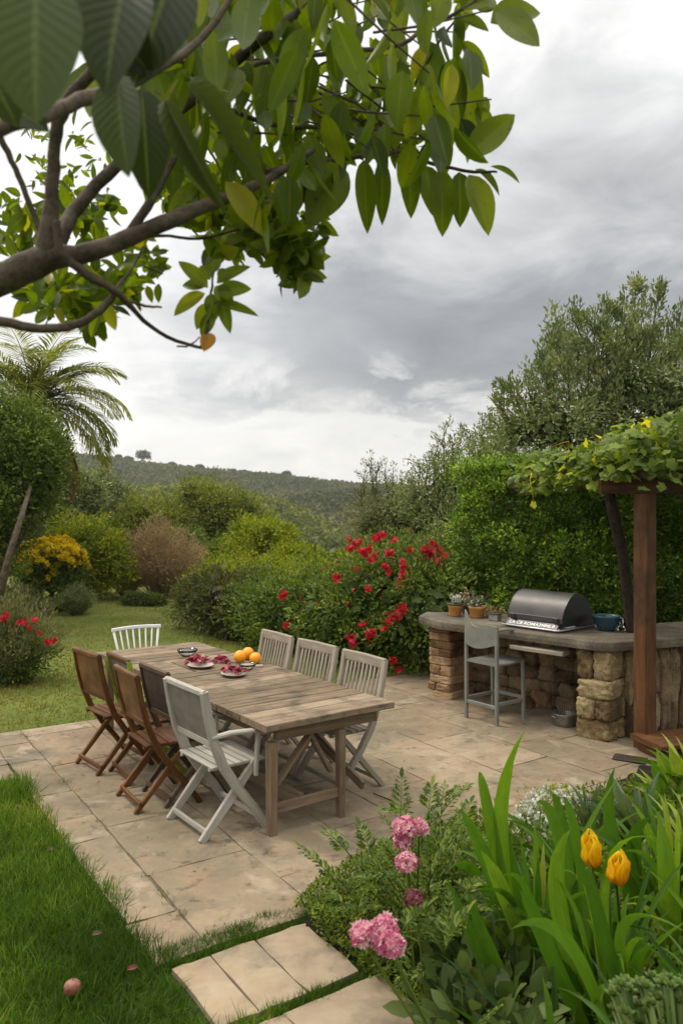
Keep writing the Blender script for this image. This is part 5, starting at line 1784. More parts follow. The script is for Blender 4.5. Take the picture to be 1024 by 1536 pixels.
def frond(az, el0, L_, droop, dead=False, dens=52, ll=.55, hang=.25):
    """one pinnate frond: curved rachis with two ranks of thin leaflets"""
    n = 22
    pts, d = [], None
    p = rel.copy(); e = el0
    for i in range(n):
        pts.append(p.copy())
        d = np.array([math.cos(az) * math.cos(e), math.sin(az) * math.cos(e), math.sin(e)])
        p = p + d * L_ / n
        e -= droop / n * (1 + .9 * i / n)
    pts = np.array(pts)
    mb = MB().tube(list(pts), list(np.linspace(.02, .004, n)), 5)
    s_ = np.repeat(np.linspace(.12, .99, dens), 2)
    sg = np.tile([-1, 1], dens)
    q = np.stack([np.interp(s_ * (n - 1), np.arange(n), pts[:, i]) for i in range(3)], 1)
    tn = nrm(np.gradient(pts, axis=0))
    tq = np.stack([np.interp(s_ * (n - 1), np.arange(n), tn[:, i]) for i in range(3)], 1)
    sd_ = nrm(np.cross(tq, np.array([0, 0, 1.0])))
    lf = ll * np.sin(np.pi * np.clip(s_ * .86 + .12, 0, 1)) ** .6
    dr = nrm(tq * .75 + sd_ * sg[:, None] * .9 + np.array([0, 0, .12 if not dead else -.9]) + rdir(len(s_)) * .13)
    T = (np.array([(0, 0, 0), (.4, .035, .02), (.4, -.035, .02), (.78, .02, -.06 - hang * .4), (.78, -.02, -.06 - hang * .4), (1, 0, -.12 - hang)]), np.array([(0, 2, 1), (1, 2, 4), (1, 4, 3), (3, 4, 5)]))
    V, Fc, rn = scatter(T, q, dr, np.tile([[0, 0, 1.0]], (len(q), 1)) + rdir(len(q)) * .2, lf * U(.85, 1.1, len(q)), np.full(len(q), (1.7 if dead else .8) * ll))
    o = build_np('dead_frond' if dead else 'frond', V, Fc, M['lf_palmdead' if dead else 'lf_palm'], t, rn * .8 + U(0, .2))
    mb.build('rachis', M['lf_palmdead' if dead else 'lf_palm'], o)


for i in range(38):
    az = i * 2.399 + U(-.15, .15)
    f = i / 38
    frond(az, R(88 - 92 * f) + U(-.08, .08), U(2.1, 2.6), U(.8, 1.4), ll=.62, hang=.12, dens=60)
frond(R(-8), R(38), 2.5, 1.35); frond(R(-20), R(2), 2.3, 1.1); frond(R(12), R(68), 2.4, 1.5); frond(R(-5), R(15), 2.3, 1.3)
for i, (az, el0) in enumerate(((-15, -30), (-40, -40), (0, -42), (-70, -50), (20, -50), (-25, -55), (-100, -45), (160, -45), (-8, -60), (8, -35), (-30, -50))):
    frond(R(az), R(el0), U(1.9, 2.4), .7, True, 50, .55)

# ------------------------------------------------------------------ woods on the hills
def woods(name, label, n, y0, y1, x_lo, x_hi, rr_, mat, per, lsz, amp=1.0, vis=None):
    Yp = np.sqrt(U(y0 ** 2, y1 ** 2, n))
    pxs = U(x_lo, x_hi, n)
    Xp = (pxs - 512) / F * Yp
    Zp = terrain(Xp, Yp)
    rr = rr_ * U(.6, 1.35, n)
    tone = np.clip(.5 + .8 * fnoise(np.c_[Xp, Yp, Zp * 0], .02) + RNG.normal(size=n) * .18, 0, 1)
    d = rdir(n * per); d[:, 2] = np.abs(d[:, 2]) * 1.0 - .15
    pos = np.repeat(np.c_[Xp, Yp, Zp + rr * .25], per, 0) + d * np.repeat(rr, per)[:, None] * (.75 + .35 * U(0, 1, n * per))[:, None] * np.array([1, 1, .8])
    nm = nrm(d + rdir(n * per) * .5)
    rn = np.clip(np.repeat(tone, per) * .7 + U(0, .3, n * per), 0, 1)
    dr = rdir(n * per)
    V, Fc, rn = scatter((T_KITE[0] * (1, 1.8, 1), T_KITE[1]), pos, dr, nm, lsz * np.repeat(rr / rr_, per) * U(.6, 1.3, n * per), rnd=rn)
    tag(build_np(name, V, Fc, M[mat], rnd=rn), label, 'woodland', kind='stuff')


woods('distant_woods', 'low dark woodland covering the far hillside', 8000, 330, 640, -150, 760, 2.7, 'wood_far', 44, 1.1)
woods('ridge_woods', 'dark wooded slope between the far hill and the near ridge', 2600, 215, 380, 250, 800, 2.6, 'wood_far', 60, 1.0)
woods('scrub_woods', 'green brown scrub covering the near ridge', 3600, 95, 225, -50, 640, 1.7, 'wood_mid', 80, .6)
woods('valley_scrub', 'green scrub filling the dip between the garden and the ridge', 1300, 34, 100, -100, 760, 1.0, 'wood_mid', 90, .3)
Dc = 520
for (px, py, r_, l, sq) in ((215, 692, 4.6, 'lone dark round-headed tree standing up on the far hill crest', .8), (430, 713, 2.6, 'small dark tree breaking the hill crest above the ridge', .6), (192, 694, 2.8, 'pale flat-topped tree on the crest left of the round-headed tree', .45), (178, 688, 1.8, 'tiny tree at the left end of the hill crest', .8), (258, 703, 2.2, 'flat-topped tree on the crest right of the round-headed tree', .45), (300, 708, 2.4, 'wide low tree on the far hill crest, right of the flat-topped tree', .5)):
    c = P(px, py, Dc)
    zb = float(terrain(np.array([c[0]]), np.array([c[1]]))[0])
    c[2] = max(c[2], zb + (3.4 if r_ > 4 else 2.2) + r_ * sq)
    B = [(c[0], c[1], c[2], r_, r_, r_ * sq)]
    plant('crest_tree', l, 'tree', (c[0], c[1], zb), B, .8, 'lf_dark', 160, 14, .9, T_KITE, .35, group='trees on the far crest', split=.7, zmin=-99, low=-.4)

# ================================================================== foreground tree (branches overhead)
tb = np.array([-1.75, 1.75, 0.0])
ft = thing('broad_leaved_tree', 'broad-leaved tree at the left whose branches hang across the top of the view', 'tree', tuple(tb))


def pl(*pts):
    return [np.array(P(*p)) - tb for p in pts]


mb = MB()
mb.tube([(0, 0, -.05), (.02, .02, .9), (.1, .05, 1.7), (.32, .1, 2.3)] + pl((-160, 480, 1.8)), [.15, .12, .105, .09, .07], 14)
mb.build('trunk', M['bark_tree'], ft)


def branch(pts, rad, n=10):
    """smooth, slightly wandering limb through image-traced points at real depths"""
    q = pl(*pts)
    m = len(q)
    out, rr = [], []
    for i in range(m - 1):
        p0, p1, p2, p3 = q[max(i - 1, 0)], q[i], q[i + 1], q[min(i + 2, m - 1)]
        for s in np.linspace(0, 1, 5)[:-1]:
            out.append(.5 * ((2 * p1) + (-p0 + p2) * s + (2 * p0 - 5 * p1 + 4 * p2 - p3) * s * s + (-p0 + 3 * p1 - 3 * p2 + p3) * s ** 3) + rdir(1)[0] * .002)
            rr.append((rad[i] + (rad[i + 1] - rad[i]) * s) * U(.95, 1.08))
    out.append(q[-1]); rr.append(rad[-1])
    MB().tube(out, [x * .82 for x in rr], n).build('branch', M['bark_tree'], ft)


branch([(-160, 480, 1.8), (-60, 440, 1.8), (0, 420, 1.8), (70, 388, 1.8), (130, 380, 1.83), (220, 345, 1.9), (320, 305, 2.0), (400, 270, 2.1), (470, 225, 2.2)], [.06, .052, .043, .038, .027, .024, .02, .015, .008])
branch([(70, 388, 1.8), (74, 340, 1.78), (80, 270, 1.75), (84, 200, 1.7), (110, 140, 1.65), (180, 60, 1.6), (230, -60, 1.6)], [.034, .024, .017, .016, .016, .013, .01])
branch([(-120, 240, 1.3), (0, 192, 1.35), (60, 178, 1.4), (120, 150, 1.5), (200, 122, 1.6), (300, 60, 1.8), (380, -60, 1.9)], [.02, .016, .014, .018, .014, .01, .008])
branch([(84, 375, 1.82), (110, 320, 1.9), (160, 262, 1.95), (215, 215, 2.0), (270, 165, 2.05), (325, 118, 2.1), (400, 52, 2.1), (480, -2, 2.15), (560, -60, 2.2)], [.026, .02, .019, .018, .017, .018, .017, .016, .012])
branch([(190, 355, 1.88), (222, 310, 1.9), (240, 275, 1.95), (262, 235, 2.0)], [.014, .015, .013, .010])
branch([(325, 118, 2.1), (400, 92, 2.2), (520, 78, 2.3), (600, 66, 2.35), (645, 38, 2.4), (700, 10, 2.4), (740, -30, 2.4)], [.01, .009, .009, .008, .007, .006, .005], 8)
branch([(400, 260, 2.2), (440, 248, 2.3), (530, 236, 2.4), (600, 228, 2.45), (645, 245, 2.5), (710, 258, 2.5), (745, 258, 2.5)], [.012, .010, .009, .008, .007, .006, .004], 8)
branch([(330, 160, 2.2), (420, 190, 2.4), (500, 192, 2.5), (560, 212, 2.5), (620, 238, 2.5)], [.009, .008, .008, .006, .004], 8)
branch([(86, 330, 1.75), (92, 375, 1.76), (130, 412, 1.78), (172, 436, 1.8), (205, 470, 1.85), (250, 506, 1.95), (303, 522, 2.0)], [.010, .012, .012, .011, .007, .006, .005], 8)
branch([(-120, 460, 1.7), (0, 482, 1.75), (60, 493, 1.78), (112, 488, 1.8), (150, 466, 1.82), (176, 438, 1.82)], [.016, .014, .0125, .012, .011, .009])
branch([(-30, 150, 1.7), (5, 215, 1.75), (28, 265, 1.78), (50, 320, 1.8), (68, 372, 1.8)], [.010, .009, .008, .008, .008], 8)
branch([(190, 362, 1.9), (240, 354, 2.0), (300, 358, 2.1), (370, 342, 2.2), (420, 330, 2.3)], [.006, .005, .005, .004, .003], 6)
branch([(303, 522, 2.0), (312, 480, 2.0), (316, 440, 2.02), (322, 405, 2.05)], [.006, .005, .004, .003], 6)
branch([(172, 436, 1.8), (200, 400, 1.9), (215, 370, 1.95)], [.005, .004, .003], 6)
branch([(195, 452, 1.85), (225, 460, 1.88), (243, 461, 1.9)], [.005, .004, .003], 6)
branch([(215, 400, 1.95), (240, 408, 1.97), (243, 410, 2.0)], [.003, .003, .002], 6)
branch([(560, 215, 2.5), (620, 130, 2.5), (660, 60, 2.5), (690, 20, 2.5)], [.006, .006, .005, .004], 6)
branch([(265, 520, 1.97), (285, 518, 2.0), (300, 505, 2.0)], [.003, .003, .002], 6)

LV, LF, LR, LU = [], [], [], []
lb = [0]
HEROES = []


def addleaves(T, pos, dr, nm, size, wid, rn):
    V, Fc, r_ = scatter(T, pos, dr, nm, size, wid, rn)
    LV.append(V); LF.append(Fc + lb[0]); LR.append(r_); LU.append(np.tile(T[2], (len(pos), 1)))
    lb[0] += len(V)


def hero(b, tp, wpx, rn, face=(0, -1, .25), curl=.2, fold=.12, wave=0):
    """one leaf traced from stalk to tip; width in pixels"""
    a, c = np.array(P(*b)) - tb, np.array(P(*tp)) - tb
    L_ = np.linalg.norm(c - a)
    T = grid_leaf(10, 6, curl, fold, .5, wave)
    T[0][:, 1] *= .5 / max(T[0][:, 1].max(), 1e-6)
    wd = wpx / F * (b[2] + tp[2]) / 2
    addleaves(T, a[None], (c - a)[None], np.array([face], float), np.array([L_ * 1.02]), np.array([wd]), np.array([rn]))


for h in [
    ((55, -40, .92), (48, 168, .90), 150, .5, (.1, -1, .3), .12, .1),
    ((190, -40, 1.05), (150, 112, 1.0), 120, .12, (0, -1, -.2)), ((100, -60, 1.1), (215, 100, 1.1), 120, .08, (0, -1, -.3)),
    ((262, -50, 1.15), (205, 105, 1.1), 110, .03, (.2, -1, -.4)),
    ((-40, 60, 1.0), (20, 178, 1.0), 90, .2), ((-20, 140, 1.3), (70, 185, 1.3), 60, .1),
    ((176, 112, 1.15), (183, 252, 1.12), 78, .45, (-.2, -1, .3), .15, .1), ((212, 132, 1.35), (225, 288, 1.35), 74, .1, (.3, -1, -.2)),
    ((282, 125, 1.3), (406, 290, 1.25), 34, .62, (-.4, -.8, .7), .12, .25), ((248, 150, 1.35), (332, 312, 1.3), 38, .55, (-.5, -.8, .6), .12, .2),
    ((742, 18, 2.3), (812, 62, 2.3), 66, .62, (0, -1, .5), .1, .05), ((735, 35, 2.35), (813, 5, 2.35), 50, .55), ((690, 14, 2.4), (748, -22, 2.4), 46, .6),
    ((692, 62, 2.45), (734, 112, 2.45), 22, .7, (-.6, -.6, .5)), ((700, 78, 2.5), (706, 232, 2.5), 40, .6), ((692, 30, 2.4), (735, 40, 2.4), 22, .5),
    ((700, 236, 2.45), (769, 176, 2.45), 46, .68, (.1, -1, .2), -.05, .1), ((714, 160, 2.5), (738, 205, 2.5), 26, .6), ((715, 150, 2.5), (735, 165, 2.5), 24, .5),
    ((703, 262, 2.45), (735, 348, 2.42), 42, .72, (.1, -1, .3), .1), ((735, 250, 2.5), (782, 264, 2.45), 15, .4, (0, -.5, .9)), ((712, 254, 2.5), (754, 286, 2.5), 18, .35, (0, -.7, .6)),
    ((660, 254, 2.45), (666, 349, 2.45), 40, .5), ((688, 258, 2.5), (692, 336, 2.5), 34, .15), ((636, 248, 2.5), (655, 322, 2.5), 36, .45), ((612, 235, 2.5), (618, 322, 2.5), 32, .3),
    ((545, 240, 2.45), (552, 344, 2.45), 32, .45), ((572, 240, 2.5), (574, 332, 2.5), 26, .3), ((512, 246, 2.3), (464, 334, 2.25), 62, .55, (.3, -1, .1), .1, .1), ((480, 240, 2.3), (470, 325, 2.3), 50, .2),
    ((690, 178, 2.5), (702, 226, 2.5), 36, .02), ((650, 150, 2.5), (668, 235, 2.5), 40, .4), ((672, 90, 2.5), (683, 200, 2.5), 44, .35), ((640, 60, 2.5), (648, 160, 2.5), 44, .3), ((600, 90, 2.5), (598, 200, 2.5), 40, .35),
    ((318, 500, 2.0), (305, 524, 1.98), 24, 1.0), ((322, 470, 2.0), (300, 505, 2.0), 22, .5),
    ((312, 432, 2.0), (268, 388, 1.98), 22, .75), ((308, 440, 2.0), (257, 469, 2.0), 24, .8), ((315, 420, 2.0), (300, 396, 2.0), 20, .6), ((325, 425, 2.02), (372, 395, 2.0), 20, .65), ((325, 440, 2.0), (376, 428, 2.0), 28, .55), ((320, 455, 2.0), (388, 468, 2.0), 16, .5), ((316, 455, 2.0), (292, 492, 2.0), 24, .7), ((330, 445, 2.0), (345, 498, 2.0), 20, .4), ((318, 410, 2.0), (330, 385, 2.0), 16, .5), ((308, 430, 2.0), (272, 425, 2.0), 20, .45), ((322, 430, 2.0), (350, 455, 2.0), 26, .6), ((316, 440, 2.0), (322, 480, 2.0), 24, .35), ((326, 415, 2.0), (345, 405, 2.0), 18, .6),
    ((160, 455, 1.85), (172, 494, 1.85), 20, .8), ((150, 470, 1.85), (134, 505, 1.85), 16, .7),
]:
    hero(*h)

V = np.concatenate(LV); Fc = np.concatenate(LF); RN = np.concatenate(LR); UV_ = np.concatenate(LU)
NV = 10 * 77            # the first leaves hang close to the viewer and show their veins
nf_ = (Fc.max(1) < NV)
build_np('near_leaves', V[:NV], Fc[nf_], M['lf_mag'], ft, RN[:NV], UV_[:NV], smooth=True)
LV, LF, LR, LU = [V[NV:]], [Fc[~nf_] - NV], [RN[NV:]], [UV_[NV:]]
lb[0] = len(V) - NV

CAN = [(90, -160), (800, -160), (745, -30), (712, 20), (700, 110), (690, 190), (630, 225), (570, 215), (520, 225), (470, 262), (430, 320), (385, 320), (330, 285), (250, 280), (205, 210), (150, 120)]


def canopy(n, poly, d0, d1, lo, hi, T, hang=1.0, wr=(.36, .5), rb=(2, 2.7), per=1, cr=0):
    out = []
    P_ = np.array(poly)
    while len(out) < n:
        c = np.c_[U(P_[:, 0].min(), P_[:, 0].max(), 400), U(P_[:, 1].min(), P_[:, 1].max(), 400)]
        out += list(c[inpoly(c, poly)])
    c = np.array(out[:n])
    d = U(d0, d1, n)
    pos = np.array([P(a, b, dd) for (a, b), dd in zip(c, d)]) - tb
    if per > 1:
        tip = nrm(rdir(n) + (.3, 0, -.1))
        pos = np.repeat(pos, per, 0)
        dr = nrm(np.repeat(tip, per, 0) * .5 + rdir(n * per) + (0, 0, -.15 * hang))
        pos = pos - np.repeat(tip, per, 0) * (np.tile(np.arange(per) / per, n) * cr)[:, None]
    else:
        dr = nrm(np.c_[RNG.normal(size=(n, 2)) * .38, -np.ones(n) * hang + RNG.normal(size=n) * .3])
    m = len(pos)
    nm = np.c_[RNG.normal(size=m) * .6, -np.abs(RNG.normal(size=m)) * .8, RNG.normal(size=m) * .5]
    sz = U(lo, hi, m)
    addleaves(T, pos, dr, nm, sz, sz * U(wr[0] / .44, wr[1] / .44, m), RNG.beta(rb[0], rb[1], m))
    return pos


for TL, nl in ((grid_leaf(8, 4, .30, .14, .2), 240), (grid_leaf(8, 4, .05, .22, .235, .008), 215), (grid_leaf(8, 4, -.22, .1, .19, .004), 185)):
    canopy(nl, CAN, 1.95, 3.2, .095, .165, TL)
canopy(110, [(120, -160), (520, -160), (500, 60), (430, 130), (330, 230), (230, 200), (120, 90)], 1.7, 2.4, .12, .175, TL)
TS = grid_leaf(5, 4, .2, .15, .22)
canopy(62, [(280, 290), (440, 270), (475, 320), (462, 372), (455, 420), (432, 405), (400, 375), (350, 372), (285, 330)], 2.2, 2.9, .05, .095, TS, 1, (.45, .6), per=7, cr=.06)
canopy(22, [(430, 350), (465, 370), (458, 425), (430, 412)], 2.3, 2.7, .06, .09, TS, 1, (.45, .6), per=6, cr=.05)
canopy(56, [(-60, 290), (60, 305), (150, 290), (165, 350), (100, 370), (0, 375), (-80, 390)], 2.2, 3.0, .05, .09, TS, 0, (.4, .5), per=7, cr=.08)
canopy(52, [(50, 415), (180, 400), (215, 425), (190, 460), (150, 490), (110, 470), (60, 450)], 2.1, 2.7, .045, .085, TS, 1, (.4, .5), per=7, cr=.07)
canopy(16, [(40, 190), (150, 180), (150, 235), (100, 300), (40, 260)], 2.6, 3.3, .035, .07, TS, 0, (.28, .36), per=6, cr=.1)
canopy(26, [(230, 270), (330, 250), (330, 300), (260, 320)], 2.2, 3.0, .03, .06, TS, 0, (.4, .5), per=7, cr=.05)
canopy(10, [(190, 350), (225, 345), (240, 430), (200, 440)], 1.95, 2.2, .03, .06, TS, 0, (.4, .5), per=5, cr=.05)
canopy(60, [(400, 100), (560, 150), (560, 220), (430, 240), (400, 200)], 2.5, 3.0, .035, .07, TS, 0, (.45, .6), per=7, cr=.07)
canopy(30, [(550, 160), (640, 180), (640, 240), (560, 235)], 2.5, 2.9, .035, .06, TS, 0, (.4, .5), per=7, cr=.06)
V = np.concatenate(LV); Fc = np.concatenate(LF)
build_np('leaves', V, Fc, M['lf_canopy'], ft, np.concatenate(LR), np.concatenate(LU), smooth=True)
mb = MB()
for i in range(70):
    c = np.array([(U(150, 600), U(-40, 240))])
    if not inpoly(c, CAN)[0]: continue
    a = np.array(P(*c[0], U(2.1, 2.9))) - tb
    b = a + nrm(np.array([U(.3, 1), U(-.5, .5), U(-.5, .3)])) * U(.15, .35)
    mb.tube([a, (a + b) / 2 + rdir(1)[0] * .02, b], [.004, .0035, .002], 5)
mb.build('twigs', M['bark_tree'], ft)

# ================================================================== flower bed
def strap(name, label, base, leaves_, mat='lf_iris', group=None, cat='plant'):
    """clump of sword-shaped leaves; each leaf = (foot, middle, tip, width)"""
    base = np.array(base, float)
    Vs, Fs, Rs, Us, b0 = [], [], [], [], 0
    for (a, m_, c, wd, rn) in leaves_:
        n = 12
        a, m_, c = np.array(a) - base, np.array(m_) - base, np.array(c) - base
        s = np.linspace(0, 1, n + 1)[:, None]
        ctl = 2 * m_ - (a + c) / 2
        p = (1 - s) ** 2 * a + 2 * s * (1 - s) * ctl + s ** 2 * c
        tn = nrm(np.gradient(p, axis=0))
        sd0 = nrm(np.cross(tn[n // 2], np.array([U(-.5, .5), -1, U(-.2, .4)])))
        sd_ = nrm(sd0 - (tn * sd0).sum(1, keepdims=True) * tn)
        tw_ = U(-.5, .5) * s
        nn_ = np.cross(sd_, tn)
        sd_ = sd_ * np.cos(tw_) + nn_ * np.sin(tw_); nn_ = np.cross(sd_, tn)
        wp = wd * (.55 + .45 * np.sin(np.pi * np.clip(s * 1.15, 0, 1))) * np.clip((1 - s) * 4.2, 0, 1) ** .75
        V = np.stack([p - sd_ * wp / 2 + nn_ * wp * .16, p, p + sd_ * wp / 2 + nn_ * wp * .16], 1).reshape(-1, 3)
        Fc = []
        for i in range(n):
            for j in range(2):
                Fc.append((i * 3 + j, i * 3 + j + 1, (i + 1) * 3 + j + 1, (i + 1) * 3 + j))
        uo_ = U(0, 30)
        Us.append(np.stack([np.repeat(s[:, 0], 3) * 4 + uo_, np.tile([0, .5, 1.0], n + 1) + uo_], 1))
        Vs.append(V); Fs.append(np.array(Fc) + b0); Rs.append(np.full(len(V), rn)); b0 += len(V)
    t = thing(name, label, cat, tuple(base), 0, group)
    build_np('leaves', np.concatenate(Vs), np.concatenate(Fs), M[mat], t, np.concatenate(Rs), np.concatenate(Us), smooth=True)
    if len(leaves_) > 20 and mat == 'lf_iris':
        # a few spent leaves bent to the ground
        Vd, Fd, Rd, b1 = [], [], [], 0
        for _ in range(4):
            a_ = U(0, 2 * math.pi); d_ = np.array([math.cos(a_), math.sin(a_), 0])
            s = np.linspace(0, 1, 9)[:, None]
            p = d_ * s * U(.25, .42) + np.array([0, 0, 1]) * (1.5 * s - 1.35 * s ** 2) * U(.3, .5)
            sd_ = np.cross(d_, (0, 0, 1))
            wp = .022 * np.clip((1 - s) * 3, 0, 1)
            Vd.append(np.stack([p - sd_ * wp / 2, p + sd_ * wp / 2 + np.array([0, 0, .006])], 1).reshape(-1, 3))
            Fd.append(np.array([(2 * i, 2 * i + 1, 2 * i + 3, 2 * i + 2) for i in range(8)]) + b1); b1 += 18
            Rd.append(np.full(18, U(0, 1)))
        build_np('dry_leaves', np.concatenate(Vd), np.concatenate(Fd), M['lf_tan'], t, np.concatenate(Rd), np.tile(np.stack([np.repeat(np.linspace(0, 3, 9), 2), np.tile([0, 1.0], 9)], 1), (4, 1)), smooth=True)
    return t


def pxleaf(foot, mid_, tip, wpx, rn):
    return (np.array(foot), np.array(P(*mid_)), np.array(P(*tip)), wpx / F * mid_[2], rn)


def rclump(cx, cy, n, h, sp, wd, rn0=.5, droop=.25):
    L_ = []
    n = int(n * 2.4); wd = wd * .68
    for i in range(n):
        a = U(0, 2 * math.pi)
        d = np.array([math.cos(a), math.sin(a), 0])
        f = np.array([cx, cy, 0]) + d * U(0, .07)
        hh = h * U(.6, 1.08); s_ = sp * U(.15, 1)
        m_ = f + d * s_ * .4 + (0, 0, hh * .62)
        tip = f + d * s_ * U(1.0, 1.5) + (0, 0, hh * (1 - droop * U(0, 1.6) * s_ / sp))
        L_.append((f, m_, tip, wd * U(.7, 1.2), float(np.clip(rn0 + RNG.normal() * .25, 0, 1))))
    return L_


GI = 'clumps of sword-leaved plants in the flower bed'
A_ = (.80, 3.25, .02)
strap('iris_clump', 'tallest sword-leaved clump, its one leaf standing highest above the paving', A_, [
    pxleaf((.80, 3.25, .02), (748, 1260, 3.25), (788, 1093, 3.2), 26, .8), pxleaf((.76, 3.22, .02), (738, 1240, 3.25), (719, 1158, 3.2), 22, .7),
    pxleaf((.80, 3.2, .02), (735, 1310, 3.2), (689, 1214, 3.15), 24, .5), pxleaf((.84, 3.2, .02), (762, 1360, 3.1), (720, 1275, 3.05), 26, .85),
    pxleaf((.85, 3.25, .02), (770, 1310, 3.3), (740, 1195, 3.3), 18, .4), pxleaf((.82, 3.3, .02), (720, 1320, 3.3), (668, 1312, 3.1), 18, .35),
    pxleaf((.72, 3.05, .02), (712, 1420, 2.95), (668, 1312, 2.9), 24, .25), pxleaf((.76, 3.05, .02), (740, 1440, 2.9), (700, 1330, 2.9), 22, .35)] + rclump(.82, 3.22, 12, .85, .35, .045), group=GI)
strap('iris_clump', 'sword-leaved clump directly around the two yellow tulips', (1.05, 3.0, .02), [
    pxleaf((1.0, 2.95, .02), (838, 1360, 2.9), (857, 1242, 2.85), 27, .8), pxleaf((1.02, 3.0, .02), (868, 1290, 3.0), (843, 1195, 3.0), 20, .5),
    pxleaf((1.0, 2.8, .02), (858, 1425, 2.6), (765, 1394, 2.5), 22, .6), pxleaf((.98, 2.85, .02), (820, 1420, 2.75), (782, 1310, 2.7), 24, .4),
    pxleaf((1.1, 2.95, .02), (905, 1320, 2.9), (990, 1258, 2.8), 16, .75), pxleaf((1.12, 2.85, .02), (930, 1400, 2.7), (1030, 1400, 2.6), 16, .6),
    pxleaf((1.0, 3.1, .02), (842, 1275, 3.1), (803, 1205, 3.1), 22, .55), pxleaf((1.05, 3.1, .02), (850, 1260, 3.2), (826, 1192, 3.2), 16, .5),
    pxleaf((1.1, 2.8, .02), (900, 1380, 2.7), (880, 1300, 2.7), 22, .3)] + rclump(1.02, 2.95, 16, .75, .35, .042, .45), group=GI)
strap('iris_clump', 'sword-leaved clump at the right edge behind the yellow tulips', (1.5, 3.5, .02), [
    pxleaf((1.5, 3.5, .02), (1000, 1330, 3.3), (986, 1215, 3.3), 30, .75), pxleaf((1.45, 3.6, .02), (918, 1260, 3.6), (922, 1150, 3.6), 20, .45),
    pxleaf((1.42, 3.5, .02), (950, 1290, 3.5), (978, 1225, 3.4), 24, .3)] + rclump(1.5, 3.5, 18, .85, .4, .045, .6), group=GI)
for (x, y, n, h, l, r0) in ((1.30, 2.45, 18, .66, 'dark sword-leaved clump at the bottom right behind the succulent', .25), (.72, 2.55, 12, .5, 'low dark sword-leaved clump in shade right of the double pink flower', .15),
                        (1.85, 4.0, 16, .62, 'sword-leaved clump at right edge below the pale strap-leaved plant', .55), (1.2, 4.0, 16, .55, 'bright sword-leaved clump between tulips and white blossom', .5), (1.0, 2.3, 16, .6, 'shaded sword-leaved clump at the bottom edge below the tulips', .15), (1.55, 2.9, 18, .72, 'sword-leaved clump cut by the right edge beside the tulips', .4), (.98, 3.6, 14, .5, 'short sword-leaved clump behind the tallest one', .45)):
    strap('iris_clump', l, (x, y, .02), rclump(x, y, n, h, .38, .042, r0), group=GI)
strap('pale_lily_clump', 'bright green broad strap-leaved clump at the foot of the timber step', (2.35, 5.25, .02),
      [pxleaf((2.35, 5.25, .02), (1000, 1180, 5.1), (984, 1120, 5.1), 18, .9), pxleaf((2.4, 5.25, .02), (1020, 1165, 5.1), (1002, 1118, 5.1), 20, .95), pxleaf((2.25, 5.25, .02), (990, 1175, 5.1), (975, 1138, 5), 18, .5)] + rclump(2.4, 5.2, 26, .52, .42, .07, .75) + rclump(2.15, 5.0, 18, .42, .4, .06, .7))
strap('pale_lily_clump', 'greyish broad-leaved clump in the bed below the white blossom', (1.75, 4.6, .02), rclump(1.75, 4.6, 22, .48, .35, .06, .6), 'lf_irisg')
strap('pale_lily_clump', 'grey green pointed-leaved clump in front of the patio, left of the drain cover', (1.5, 4.9, .02), rclump(1.55, 4.85, 20, .38, .3, .03, .5), 'lf_irisg')

# tulips
T_P = grid_leaf(8, 6, -.06, .0, .5)


def tulip(label, foot, head, h, wd, nod):
    foot, head = np.array(foot), np.array(head)
    t = thing('yellow_tulip', label, 'tulip', tuple(foot), 0, 'yellow tulips')
    hl = head - foot
    MB().tube([(0, 0, 0), hl * .5 + (.02, 0, .03), hl + (0, 0, -h * .1), hl], [.006, .0055, .005, .006], 8).build('stem', M['lf_iris'], t)
    Vs, Fs, Rs, b0 = [], [], [], 0
    ax = nrm(np.array(nod, float))
    e1 = nrm(np.cross(ax, (0, 1, .1))); e2 = np.cross(ax, e1)
    for ring, (rr_, n0) in enumerate(((1.0, 3), (.82, 3))):
        for i in range(3):
            a = 2 * math.pi * (i + ring * .5) / 3 + U(-.15, .15)
            n, m = 9, 6
            V = []
            hh = h * U(.9, 1.08)
            for p in range(n + 1):
                u = p / n
                rad_ = wd / 2 * rr_ * (math.sin(math.pi * min(u * .9 + .08, 1)) ** .55) * (1 - .2 * u ** 3) + .004 * math.sin(u * 9 + i)
                wa = 1.18 * math.sin(math.pi * min(1, u * .94 + .05)) ** .6 * (1 - .35 * u ** 5)
                for q in range(m + 1):
                    v = (q / m * 2 - 1)
                    ang_ = a + v * wa * (.9 if u < .7 else .9 * max(.03, 1 - ((u - .7) / .3) ** 1.6))
                    r2 = rad_ * (1 + (.05 if ring else .13) * v * v * (1 if u > .3 else .3)) + .003 * math.sin(v * 8 + u * 6 + i)
                    V.append(hl + e1 * math.cos(ang_) * r2 + e2 * math.sin(ang_) * r2 + ax * (u * hh - abs(v) * .012 * u))
            Fc = [(p * (m + 1) + q, (p + 1) * (m + 1) + q, (p + 1) * (m + 1) + q + 1, p * (m + 1) + q + 1) for p in range(n) for q in range(m)]
            build_np('petal', np.array(V), np.array(Fc), M['yellow'], t, np.clip(np.repeat(np.linspace(.1, .95, n + 1), m + 1) + U(-.25, .25), 0, 1), np.stack([np.repeat(np.linspace(0, 1, n + 1), m + 1) + i * 3 + ring, np.tile(np.linspace(0, .6, m + 1), n + 1) + i * 5], 1), smooth=True)


tulip('yellow tulip at the back, partly hidden by a sword-shaped leaf', (1.02, 3.0, .02), P(888, 1298, 2.9), .138, .074, (-.12, -.1, 1))
tulip('nearer yellow tulip, closed and standing to the right of the other', (1.03, 2.85, .02), P(924, 1324, 2.8), .122, .078, (.05, -.12, 1))

